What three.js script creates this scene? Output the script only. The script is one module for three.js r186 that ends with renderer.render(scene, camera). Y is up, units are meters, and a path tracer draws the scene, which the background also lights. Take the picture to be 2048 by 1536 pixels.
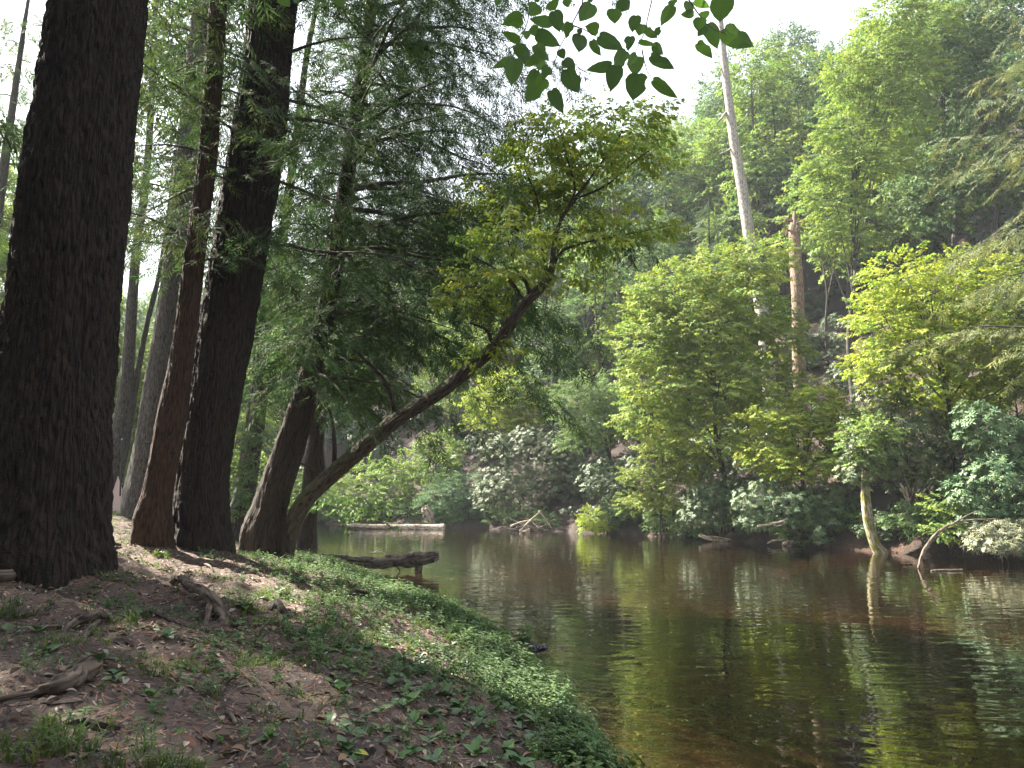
import * as THREE from 'three';
import { createNoise2D, createNoise3D } from 'simplex-noise';
import { mergeGeometries } from 'three/addons/utils/BufferGeometryUtils.js';

// ------------------------------------------------------------------ camera, sky, sun, exposure
const scene = new THREE.Scene();
const FOCAL = 1480, CX = 1024, CY = 768, EYE = 2.2, PITCH = Math.atan(222 / 1480);
const camera = new THREE.PerspectiveCamera(2 * Math.atan(768 / FOCAL) * 180 / Math.PI, 4 / 3, 0.05, 900);
camera.position.set(0, EYE, 0);
camera.rotation.x = PITCH;
scene.add(camera);

const SUN_AZ = -60 * Math.PI / 180, SUN_EL = 43 * Math.PI / 180;      // left of the view, above the trees
const sunDir = new THREE.Vector3(Math.sin(SUN_AZ) * Math.cos(SUN_EL), Math.sin(SUN_EL), -Math.cos(SUN_AZ) * Math.cos(SUN_EL));
const skyTexture = (() => {
  const W = 512, H = 256, data = new Float32Array(W * H * 4);
  for (let r = 0; r < H; r++) for (let c = 0; c < W; c++) {
    const up = ((r + 0.5) / H - 0.5) * Math.PI, az = ((c + 0.5) / W - 0.5) * 2 * Math.PI;
    const x = Math.cos(az) * Math.cos(up), y = Math.sin(up), z = Math.sin(az) * Math.cos(up);
    const k = Math.pow(1 - Math.max(0, y), 1.6), ang = Math.acos(Math.min(1, Math.max(-1, x * sunDir.x + y * sunDir.y + z * sunDir.z)));
    const glow = 0.85 * Math.exp(-ang / 0.42) + 0.22 * (1 + Math.cos(ang)) * 0.5;
    const o = (r * W + c) * 4;
    data[o] = 0.1 + 0.1 * k + glow * 0.5;
    data[o + 1] = 0.13 + 0.08 * k + glow * 0.49;
    data[o + 2] = 0.185 + 0.02 * k + glow * 0.47;
    data[o + 3] = 1;
  }
  const t = new THREE.DataTexture(data, W, H, THREE.RGBAFormat, THREE.FloatType);
  t.mapping = THREE.EquirectangularReflectionMapping;
  t.magFilter = THREE.LinearFilter;
  t.needsUpdate = true;
  return t;
})();
scene.background = skyTexture;
scene.environment = skyTexture;
const sun = new THREE.DirectionalLight(new THREE.Color(1.0, 0.93, 0.8), 5);
sun.position.copy(sunDir).multiplyScalar(120);
sun.shadow.radius = 1;
sun.castShadow = true;
sun.shadow.mapSize.set(4096, 4096);
Object.assign(sun.shadow.camera, { left: -90, right: 70, top: 90, bottom: -70, near: 1, far: 320 });
sun.name = 'sun';
scene.add(sun, sun.target);
const renderer = new THREE.WebGLRenderer();
renderer.toneMapping = THREE.LinearToneMapping;
renderer.toneMappingExposure = 6.8;
renderer.shadowMap.enabled = true;
scene.fog = new THREE.FogExp2(new THREE.Color(0.86, 0.93, 1.0), 0.00055);

// ------------------------------------------------------------------ helpers
function rngOf(seed) { let s = seed >>> 0; return () => { s = (s + 0x6d2b79f5) | 0; let t = Math.imul(s ^ (s >>> 15), 1 | s); t = (t + Math.imul(t ^ (t >>> 7), 61 | t)) ^ t; return ((t ^ (t >>> 14)) >>> 0) / 4294967296; }; }
const R = rngOf(20240611);
const rr = (a, b) => a + (b - a) * R();
const n2 = createNoise2D(rngOf(11)), n3 = createNoise3D(rngOf(12));
const fbm2 = (x, y, o = 4) => { let a = 0, k = 0.5, f = 1; for (let i = 0; i < o; i++, k *= 0.5, f *= 2.03) a += k * n2(x * f + i * 17.1, y * f - i * 9.7); return a; };
const clamp = (x, a, b) => Math.min(b, Math.max(a, x));
const sstep = (a, b, x) => { const t = clamp((x - a) / (b - a), 0, 1); return t * t * (3 - 2 * t); };
const lerp = (a, b, t) => a + (b - a) * t;
const V = (x, y, z) => new THREE.Vector3(x, y, z);
const UPV = V(0, 1, 0);
const ray = (px, py) => { const x = (px - CX) / FOCAL, y = (CY - py) / FOCAL, c = Math.cos(PITCH), s = Math.sin(PITCH); return V(x, y * c + s, -c + y * s); };
const at = (px, py, d) => { const r = ray(px, py); return r.multiplyScalar(d / -r.z).add(camera.position); };       // the point of that sight line d metres ahead
const onLevel = (px, py, h) => { const r = ray(px, py); return r.multiplyScalar((h - EYE) / r.y).add(camera.position); };
const pxToM = (px, p) => px / FOCAL * ((p.y - EYE) * Math.sin(PITCH) - p.z * Math.cos(PITCH));
const usedNames = new Map();
const numbered = (n) => { const k = usedNames.get(n) ?? 0; usedNames.set(n, k + 1); return k ? n + '_' + String(k).padStart(3, '0') : n; };
function tag(o, label, category, group) { o.userData.label = label; o.userData.category = category; if (group) o.userData.group = group; return o; }
function top(o, name) { o.name = numbered(name); scene.add(o); return o; }
function thing(name, label, category, p = V(0, 0, 0), group) { const o = new THREE.Group(); o.position.copy(p); top(o, name); return tag(o, label, category, group); }
function part(parent, name, geometry, material, stuff) {
  const m = new THREE.Mesh(geometry, material); m.name = name; m.castShadow = m.receiveShadow = true;
  if (stuff) m.userData.kind = 'stuff';
  parent.add(m); return m;
}
function structure(name, geometry, material) { const m = new THREE.Mesh(geometry, material); top(m, name); m.userData.kind = 'structure'; m.castShadow = m.receiveShadow = true; return m; }

// a bag of triangles without normals: flat leaves and blades
class Bag {
  constructor() { this.p = []; this.i = []; }
  v(x, y, z) { this.p.push(x, y, z); return this.p.length / 3 - 1; }
  tri(a, b, c) { this.i.push(a, b, c); }
  // leaf: rooted at o, along dir, its face towards up
  leaf(o, dir, up, len, wid, o2 = {}) {
    const { fold = 0.25, droop = 0.2, rows = 1, widest = 0.45, heart = 0 } = o2;
    const d = dir.clone().normalize(), s = V().crossVectors(d, up).normalize(), n = V().crossVectors(s, d);
    const pt = (t, w, lift) => this.v(o.x + d.x * len * t + s.x * w + n.x * lift, o.y + d.y * len * t + s.y * w + n.y * lift - 0 * t, o.z + d.z * len * t + s.z * w + n.z * lift);
    const prof = (t) => t < widest ? Math.sin(t / widest * Math.PI / 2) * (1 - heart) + heart : Math.pow(Math.max(0, 1 - ((t - widest) / (1 - widest)) ** 1.7), 0.9);
    const base = pt(0, 0, 0); let L = base, M = base, Q = base;
    const ts = rows === 1 ? [widest] : Array.from({ length: rows }, (_, k) => (k + 0.6) / (rows + 0.3));
    for (const t of ts) {
      const w = wid * 0.5 * prof(t), sag = -droop * len * t * t;
      const l = pt(t, -w, sag + fold * w), m = pt(t, 0, sag), q = pt(t, w, sag + fold * w);
      if (M === base) { this.tri(base, m, l); this.tri(base, q, m); } else { this.tri(L, M, m); this.tri(L, m, l); this.tri(M, Q, q); this.tri(M, q, m); }
      L = l; M = m; Q = q;
    }
    const tip = pt(1, 0, -droop * len); this.tri(L, M, tip); this.tri(M, Q, tip);
  }
  stick(a, b, r0, r1) {
    const d = b.clone().sub(a).normalize(), s = V().crossVectors(d, Math.abs(d.y) > 0.9 ? V(1, 0, 0) : UPV).normalize(), n = V().crossVectors(d, s), A = [], B = [];
    for (let k = 0; k < 3; k++) { const c = Math.cos(k * 2.0944), q = Math.sin(k * 2.0944); A.push(this.v(a.x + (s.x * c + n.x * q) * r0, a.y + (s.y * c + n.y * q) * r0, a.z + (s.z * c + n.z * q) * r0)); B.push(this.v(b.x + (s.x * c + n.x * q) * r1, b.y + (s.y * c + n.y * q) * r1, b.z + (s.z * c + n.z * q) * r1)); }
    for (let k = 0; k < 3; k++) { const j = (k + 1) % 3; this.tri(A[k], A[j], B[j]); this.tri(A[k], B[j], B[k]); }
  }
  blade(a, b, w, up) { // a flat narrow strip ending in a point
    const d = b.clone().sub(a), s = V().crossVectors(d, up).normalize().multiplyScalar(w / 2), m = a.clone().addScaledVector(d, 0.45);
    const A = this.v(a.x, a.y, a.z), L = this.v(m.x - s.x, m.y - s.y, m.z - s.z), Q = this.v(m.x + s.x, m.y + s.y, m.z + s.z), T = this.v(b.x, b.y, b.z);
    this.tri(A, Q, L); this.tri(L, Q, T);
  }
  geo() { const g = new THREE.BufferGeometry(); g.setAttribute('position', new THREE.Float32BufferAttribute(this.p, 3)); g.setIndex(this.i); return g; }
}
// a tapered, bent tube with a bark relief; uv in metres
function tube(points, radii, { seg = 10, step = 0.3, relief, cap = true, closedEnd = true } = {}) {
  const curve = new THREE.CatmullRomCurve3(points, false, 'centripetal'), length = curve.getLength(), n = Math.max(2, Math.ceil(length / step));
  curve.arcLengthDivisions = 200;
  const lens = [0]; for (let k = 1; k < points.length; k++) lens.push(lens[k - 1] + points[k].distanceTo(points[k - 1]));
  const rad = (f) => { const L = f * lens[lens.length - 1]; let k = 1; while (k < lens.length - 1 && lens[k] < L) k++; const t = clamp((L - lens[k - 1]) / Math.max(1e-6, lens[k] - lens[k - 1]), 0, 1); return lerp(radii[k - 1], radii[k], t); };
  const pos = [], uv = [], idx = [], c = V(), t = V(); let s = V(), b = V();
  for (let k = 0; k <= n; k++) {
    const f = k / n; curve.getPointAt(f, c); curve.getTangentAt(f, t);
    if (!k) s = V().crossVectors(t, Math.abs(t.x) > 0.9 ? UPV : V(1, 0, 0)).normalize(); else s.addScaledVector(t, -s.dot(t)).normalize();
    b = V().crossVectors(t, s);
    for (let j = 0; j <= seg; j++) {
      const a = j / seg * Math.PI * 2, ca = Math.cos(a), sa = Math.sin(a); let r = rad(f);
      if (relief) r += relief(ca, sa, f * length, r);
      pos.push(c.x + (s.x * ca + b.x * sa) * r, c.y + (s.y * ca + b.y * sa) * r, c.z + (s.z * ca + b.z * sa) * r);
      uv.push(j / seg * Math.max(0.1, Math.round(rad(0) * 6.28 * 4) / 4), f * length);
    }
  }
  for (let k = 0; k < n; k++) for (let j = 0; j < seg; j++) { const a = k * (seg + 1) + j, d = a + seg + 1; idx.push(a, a + 1, d, a + 1, d + 1, d); }
  if (cap) for (const k of [0, n]) { const q = pos.length / 3; curve.getPointAt(k / n, c); pos.push(c.x, c.y, c.z); uv.push(0, 0); for (let j = 0; j < seg; j++) { const a = k * (seg + 1) + j; k ? idx.push(a, a + 1, q) : idx.push(a + 1, a, q); } }
  const g = new THREE.BufferGeometry();
  g.setAttribute('position', new THREE.Float32BufferAttribute(pos, 3)); g.setAttribute('uv', new THREE.Float32BufferAttribute(uv, 2)); g.setIndex(idx); g.computeVertexNormals();
  const N = g.attributes.normal;
  for (let k = 0; k <= n; k++) { const a = k * (seg + 1), e = a + seg, v = V(N.getX(a) + N.getX(e), N.getY(a) + N.getY(e), N.getZ(a) + N.getZ(e)).normalize(); N.setXYZ(a, v.x, v.y, v.z); N.setXYZ(e, v.x, v.y, v.z); }
  return g;
}
const M4 = new THREE.Matrix4();
// copies of one small geometry: rows of [position, along, up, scale, colour]
function copies(name, geometry, material, list, parent) {
  const m = new THREE.InstancedMesh(geometry, material, list.length), s = V(), u = V(), d = V();
  list.forEach((q, k) => {
    d.copy(q.d).normalize(); s.crossVectors(d, q.u).normalize(); if (s.lengthSq() < 0.1) s.set(1, 0, 0); u.crossVectors(s, d);
    const sc = q.s, sy = q.sy ?? sc;
    M4.set(d.x * sc, u.x * sy, s.x * sc, q.p.x, d.y * sc, u.y * sy, s.y * sc, q.p.y, d.z * sc, u.z * sy, s.z * sc, q.p.z, 0, 0, 0, 1);
    m.setMatrixAt(k, M4); if (q.c) m.setColorAt(k, q.c);
  });
  m.name = name; m.userData.kind = 'stuff'; m.castShadow = m.receiveShadow = true;
  if (parent) parent.add(m); else top(m, name);
  return m;
}
const tint = (r, g, b, v = 0.25, yellow = 0.2) => { const k = 1 + (R() - 0.5) * 2 * v, y = (R() - 0.5) * 2 * yellow; return new THREE.Color(r * k * (1 + y), g * k * (1 + y * 0.3), b * k * (1 - y * 0.5)); };

// ------------------------------------------------------------------ textures and materials
function dataTexture(w, h, f, srgb = false) {
  const data = new Uint8Array(w * h * 4);
  for (let y = 0; y < h; y++) for (let x = 0; x < w; x++) { const c = f(x / w, y / h, x, y), o = (y * w + x) * 4; data[o] = clamp(c[0], 0, 1) * 255; data[o + 1] = clamp(c[1], 0, 1) * 255; data[o + 2] = clamp(c[2], 0, 1) * 255; data[o + 3] = 255; }
  const t = new THREE.DataTexture(data, w, h); t.wrapS = t.wrapT = THREE.RepeatWrapping; t.magFilter = THREE.LinearFilter; if (srgb) t.colorSpace = THREE.SRGBColorSpace; t.needsUpdate = true; return t;
}
const tile = (x, y, px, py, f, o = 3) => { // periodic noise on a torus, squeezed to two dimensions by blending
  const a = fbm2(x * px * f, y * py * f, o), b = fbm2((x - 1) * px * f, y * py * f, o), c = fbm2(x * px * f, (y - 1) * py * f, o), d = fbm2((x - 1) * px * f, (y - 1) * py * f, o);
  return lerp(lerp(a, b, x), lerp(c, d, x), y);
};
// bark, 1 m across and 2 m up: long furrows between plates
const barkHeight = (() => { const W = 256, H = 512, a = new Float32Array(W * H); for (let y = 0; y < H; y++) for (let x = 0; x < W; x++) { const u = x / W, v = y / H, wob = tile(u, v, 1, 2, 2.2, 2) * 0.5; const f = 1 - Math.abs(tile(u, v, 1, 0.28, 9, 2) * 2 + wob); a[y * W + x] = clamp(1 - Math.pow(clamp(f, 0, 1), 3.2) + tile(u, v, 1, 2, 22, 3) * 0.35, 0, 1); } return { W, H, a }; })();
const barkSample = (x, y) => barkHeight.a[y * barkHeight.W + x];
const barkBump = dataTexture(256, 512, (u, v, x, y) => { const h = barkSample(x, y); return [h, h, h]; });
const barkMap = dataTexture(256, 512, (u, v, x, y) => { const h = barkSample(x, y), q = tile(u, v, 1, 2, 6, 3), g = 0.16 + 0.74 * h + q * 0.45; return [g, g * 0.93 + q * 0.06, g * 0.86]; });
for (const t of [barkBump, barkMap]) t.repeat.set(1, 0.5);
const barkMat = (r, g, b, bump = 0.02) => new THREE.MeshStandardMaterial({ color: new THREE.Color(r, g, b), map: barkMap, bumpMap: barkBump, bumpScale: bump, roughness: 0.95 });
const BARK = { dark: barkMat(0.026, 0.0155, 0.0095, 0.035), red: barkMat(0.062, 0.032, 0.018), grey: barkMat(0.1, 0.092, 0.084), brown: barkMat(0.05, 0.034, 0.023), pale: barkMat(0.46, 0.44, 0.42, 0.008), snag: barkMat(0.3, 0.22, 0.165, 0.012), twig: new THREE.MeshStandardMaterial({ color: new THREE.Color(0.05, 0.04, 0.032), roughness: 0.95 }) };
const barkMossy = new THREE.MeshStandardMaterial({ map: barkMap, bumpMap: barkBump, bumpScale: 0.015, roughness: 0.95, vertexColors: true });
const leafMat = (through, rough = 0.75, gloss = 0) => new THREE.MeshPhysicalMaterial({ color: 0xffffff, roughness: rough, transmission: through, thickness: 0, side: THREE.DoubleSide, ior: 1.4, specularIntensity: 0.6, clearcoat: gloss, clearcoatRoughness: 0.45 });
const LEAF = { broad: leafMat(0.42, 1, 0.22), needle: leafMat(0.3, 1), rhodo: new THREE.MeshPhysicalMaterial({ color: 0xffffff, roughness: 0.55, transmission: 0.0, side: THREE.DoubleSide, ior: 1.45 }), grass: leafMat(0.42, 1), litter: new THREE.MeshStandardMaterial({ color: 0xffffff, roughness: 0.85, side: THREE.DoubleSide }) };

// ------------------------------------------------------------------ ground, river
const leftBank = [[5, 12], [3.2, 5], [2.2, 0], [1.35, -4], [0.85, -6], [0.25, -9.6], [-0.6, -12.5], [-2.8, -17.1], [-4.9, -21.7], [-9, -29.6], [-14.5, -39], [-25, -51], [-41, -65], [-70, -84], [-150, -130]];
const rightBank = [[48, 12], [38, 2], [30, -10], [22, -20], [17.6, -25], [14.5, -29.6], [9.9, -37.5], [6.4, -43], [-0.8, -50], [-8.2, -55], [-17.6, -61], [-30, -69], [-50, -82], [-80, -100], [-160, -147]];
const xAt = (line, z) => { if (z >= line[0][1]) return line[0][0]; for (let k = 1; k < line.length; k++) if (z >= line[k][1]) { const t = (z - line[k - 1][1]) / (line[k][1] - line[k - 1][1]); return lerp(line[k - 1][0], line[k][0], t); } return line[line.length - 1][0]; };
const distTo = (line, x, z) => { let best = 1e9; for (let k = 1; k < line.length; k++) { const [ax, az] = line[k - 1], [bx, bz] = line[k], dx = bx - ax, dz = bz - az, t = clamp(((x - ax) * dx + (z - az) * dz) / (dx * dx + dz * dz), 0, 1), ex = x - ax - dx * t, ez = z - az - dz * t; best = Math.min(best, ex * ex + ez * ez); } return Math.sqrt(best); };
const mounds = [];   // [x, z, height, radius] round the feet of the large trees
// side: -1 left bank, 0 river, 1 right bank; d: metres from the water's edge
function shore(x, z) {
  const wob = n2(x * 0.9, z * 0.9) * 0.12 + n2(x * 0.3, z * 0.3) * 0.15;
  if (x < xAt(leftBank, z)) return { side: -1, d: Math.max(0.001, distTo(leftBank, x, z) + wob) };
  if (x > xAt(rightBank, z)) return { side: 1, d: Math.max(0.001, distTo(rightBank, x, z) + wob * 2) };
  return { side: 0, d: Math.max(0, Math.min(distTo(leftBank, x, z), distTo(rightBank, x, z)) - wob * 0.4) };
}
function height(x, z) {
  const { side, d } = shore(x, z);
  if (side === 0) return -0.12 * sstep(0, 0.25, d) - 0.75 * sstep(0.2, 4.5, d) + fbm2(x * 0.25, z * 0.25, 3) * 0.12 * sstep(0.3, 2, d);
  if (side < 0) {
    let h = 0.13 * sstep(0, 0.14, d) + 1.12 * (1 - Math.exp(-d / 2.9));
    h += 0.052 * Math.max(0, -z - 11.5) * sstep(3, 8, d) * (1 - sstep(30, 60, -z) * 0.5) + 0.02 * Math.max(0, d - 14);
    for (const [mx, mz, mh, mr] of mounds) { const q = ((x - mx) ** 2 + (z - mz) ** 2) / (mr * mr); if (q < 6) h += mh * Math.exp(-q); }
    if (-z < 40) h += fbm2(x * 0.55, z * 0.55, 4) * 0.14 * sstep(0, 1, d) + fbm2(x * 3.1 + 7, z * 3.1, 3) * 0.055 * sstep(0, 0.3, d);
    return h;
  }
  const up = d < 78 ? d : 78 + 12 * (1 - Math.exp(-(d - 78) / 12));
  return 0.3 * sstep(0, 0.6, d) + 0.5 * Math.min(up, 4) + 0.66 * Math.max(0, up - 4) + fbm2(x * 0.09, z * 0.09, 3) * 1.6 * sstep(3, 12, d);
}
const onGround = (px, py) => { const r = ray(px, py); let p = V(); for (let t = 2.5; t < 120; t += 0.03 + t * 0.002) { p.copy(camera.position).addScaledVector(r, t); if (p.y <= Math.max(0, height(p.x, p.z))) break; } return p; };
const drop = (x, z, dy = 0) => V(x, height(x, z) + dy, z);

// feet of the large trees, used by the ground and by the trees
mounds.push([-6.1, -9.9, 0.22, 1.5], [-6.3, -13.6, 0.2, 1.6], [-5.9, -14.3, 0.05, 1.5], [-5.6, -17.2, 0.1, 1.2]);

const groundCanvas = (() => {
  const S = 2048, c = document.createElement('canvas'); c.width = c.height = S; const g = c.getContext('2d'), q = rngOf(77);
  const img = g.createImageData(S, S), low = 256, L = new Float32Array(low * low), F = new Float32Array(low * low);
  for (let y = 0; y < low; y++) for (let x = 0; x < low; x++) { L[y * low + x] = tile(x / low, y / low, 1, 1, 7, 4); F[y * low + x] = tile(x / low, y / low, 1, 1, 40, 2); }
  for (let y = 0; y < S; y++) for (let x = 0; x < S; x++) {
    const l = L[(y >> 3) * low + (x >> 3)], f = F[((y >> 1) % low) * low + ((x >> 1) % low)], k = 1 + l * 0.5 + f * 0.35 + (q() - 0.5) * 0.35, o = (y * S + x) * 4;
    img.data[o] = 76 * k; img.data[o + 1] = 63 * k; img.data[o + 2] = 56 * k; img.data[o + 3] = 255;
  }
  g.putImageData(img, 0, 0);
  const stroke = (n, cols, len, w, a) => { for (let k = 0; k < n; k++) { const x = q() * S, y = q() * S, an = q() * 6.283, l = len * (0.5 + q()); g.strokeStyle = cols[Math.floor(q() * cols.length)]; g.globalAlpha = a * (0.5 + 0.5 * q()); g.lineWidth = w * (0.6 + 0.8 * q()); for (const dx of [0, x < 60 ? S : x > S - 60 ? -S : 0]) { g.beginPath(); g.moveTo(x + dx, y); g.quadraticCurveTo(x + dx + Math.cos(an) * l * 0.5 + (q() - 0.5) * l * 0.3, y + Math.sin(an) * l * 0.5 + (q() - 0.5) * l * 0.3, x + dx + Math.cos(an) * l, y + Math.sin(an) * l); g.stroke(); } } };
  stroke(17000, ['#1c1512', '#261b16', '#33221b'], 15, 3.4, 0.8);
  stroke(19000, ['#94705c', '#a8836e', '#85604f', '#7a4c3b', '#b09884'], 13, 1.8, 0.8);
  stroke(2600, ['#b9a898', '#c8b9ab', '#a89a8e'], 6, 2.6, 0.8);
  stroke(2200, ['#4a2f22', '#5d3a28', '#70493a'], 11, 7, 0.65);
  const t = new THREE.CanvasTexture(c); t.wrapS = t.wrapT = THREE.RepeatWrapping; t.colorSpace = THREE.SRGBColorSpace; t.magFilter = THREE.LinearFilter; return { t, c };
})();
const groundBump = new THREE.CanvasTexture(groundCanvas.c); groundBump.wrapS = groundBump.wrapT = THREE.RepeatWrapping; groundBump.magFilter = THREE.LinearFilter;
{
  const lines = (a, b, c, d, fine, far) => { const o = []; let x = a; while (x < b) { o.push(x); x += far(b - x); } for (x = b; x < c; x += fine) o.push(x); x = c; while (x < d) { o.push(x); x += far(x - c); } o.push(d); return o; };
  const far = (q) => Math.max(0.12, Math.min(3.5, q * 0.09 + 0.1));
  const xs = lines(-190, -11, 3, 130, 0.09, far), zs = lines(-210, -24, -2, 30, 0.1, far), nx = xs.length, nz = zs.length;
  const pos = new Float32Array(nx * nz * 3), uv = new Float32Array(nx * nz * 2), col = new Float32Array(nx * nz * 3), wet = new Uint8Array(nx * nz), SOIL = [1, 1, 1], MOULD = [0.34, 0.3, 0.25], SILT = [0.38, 0.35, 0.31], SAND = [0.8, 0.6, 0.4];
  for (let j = 0; j < nz; j++) for (let i = 0; i < nx; i++) {
    const k = j * nx + i, x = xs[i], z = zs[j], { side, d } = shore(x, z);
    pos.set([x, height(x, z), z], k * 3); uv.set([x / 9, z / 9], k * 2);
    wet[k] = side === 0 ? 1 : 0;
    // matter only: bare soil is the map alone, leaf mould under the far wood is darker, the bed is dark silt with bars of sand
    let c = SOIL;
    if (side === 0) { const bar = sstep(-0.05, 0.3, fbm2(x * 0.11 + 4.3, z * 0.16 + 1.7, 3)); c = SILT.map((v, q) => lerp(v, SAND[q], bar)); } else if (side > 0) c = MOULD;
    col.set(c, k * 3);
  }
  const dry = [], bed = []; // one grid, two surfaces: the land and the bed of the river
  for (let j = 0; j < nz - 1; j++) for (let i = 0; i < nx - 1; i++) { const a = j * nx + i, b = a + nx; (wet[a] && wet[a + 1] && wet[b] && wet[b + 1] ? bed : dry).push(a, b, a + 1, a + 1, b, b + 1); }
  const g = new THREE.BufferGeometry(); g.setAttribute('position', new THREE.BufferAttribute(pos, 3)); g.setAttribute('uv', new THREE.BufferAttribute(uv, 2)); g.setAttribute('color', new THREE.BufferAttribute(col, 3)); g.setIndex(dry.concat(bed)); g.computeVertexNormals();
  const land = g.clone(), river = g.clone(); land.setIndex(dry); river.setIndex(bed);
  const soil = new THREE.MeshStandardMaterial({ map: groundCanvas.t, bumpMap: groundBump, bumpScale: 0.03, roughness: 0.95, vertexColors: true });
  structure('ground', land, soil); structure('riverbed', river, soil);
}
{ // the river: a clear brown sheet over the bed, with long low ripples
  const waves = [], q = rngOf(5);
  for (let k = 0; k < 46; k++) { const f = Math.round(18 * Math.pow(5, q())), an = (q() - 0.5) * 0.9; waves.push([Math.round(Math.sin(an) * f), Math.round(Math.cos(an) * f), q() * 6.283, 1 / Math.pow(f, 1.15)]); }
  for (let k = 0; k < 12; k++) { const f = Math.round(6 + 20 * q()), an = (q() - 0.5) * 1.6; waves.push([Math.round(Math.sin(an) * f), Math.round(Math.cos(an) * f), q() * 6.283, 0.7 / Math.pow(f, 1.15)]); }
  const S = 1024, H = new Float32Array(S * S); let lo = 1e9, hi = -1e9;
  for (const [a, b, ph, w] of waves) { // separable: cos(A + B)
    const cx = new Float32Array(S), sx = new Float32Array(S); for (let x = 0; x < S; x++) { cx[x] = Math.cos(6.28318 * a * x / S); sx[x] = Math.sin(6.28318 * a * x / S); }
    for (let y = 0; y < S; y++) { const c = Math.cos(6.28318 * b * y / S + ph) * w, s = Math.sin(6.28318 * b * y / S + ph) * w, o = y * S; for (let x = 0; x < S; x++) H[o + x] += cx[x] * c - sx[x] * s; }
  }
  for (const v of H) { lo = Math.min(lo, v); hi = Math.max(hi, v); }
  const data = new Float32Array(S * S * 4); for (let k = 0; k < S * S; k++) { const v = (H[k] - lo) / (hi - lo); data[k * 4] = data[k * 4 + 1] = data[k * 4 + 2] = v; data[k * 4 + 3] = 1; }
  const t = new THREE.DataTexture(data, S, S, THREE.RGBAFormat, THREE.FloatType); t.wrapS = t.wrapT = THREE.RepeatWrapping; t.magFilter = THREE.LinearFilter; t.needsUpdate = true;
  const g = new THREE.PlaneGeometry(330, 200); g.rotateX(-Math.PI / 2); g.translate(-60, 0, -75);
  const P = g.attributes.position, U = g.attributes.uv; for (let k = 0; k < P.count; k++) U.setXY(k, P.getX(k) / 11, P.getZ(k) / 11);
  const water = structure('river_water', g, new THREE.MeshPhysicalMaterial({ color: new THREE.Color(0.42, 0.37, 0.28), roughness: 0.0, transmission: 1, thickness: 0, ior: 1.85, bumpMap: t, bumpScale: 0.007 }));
}

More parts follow.
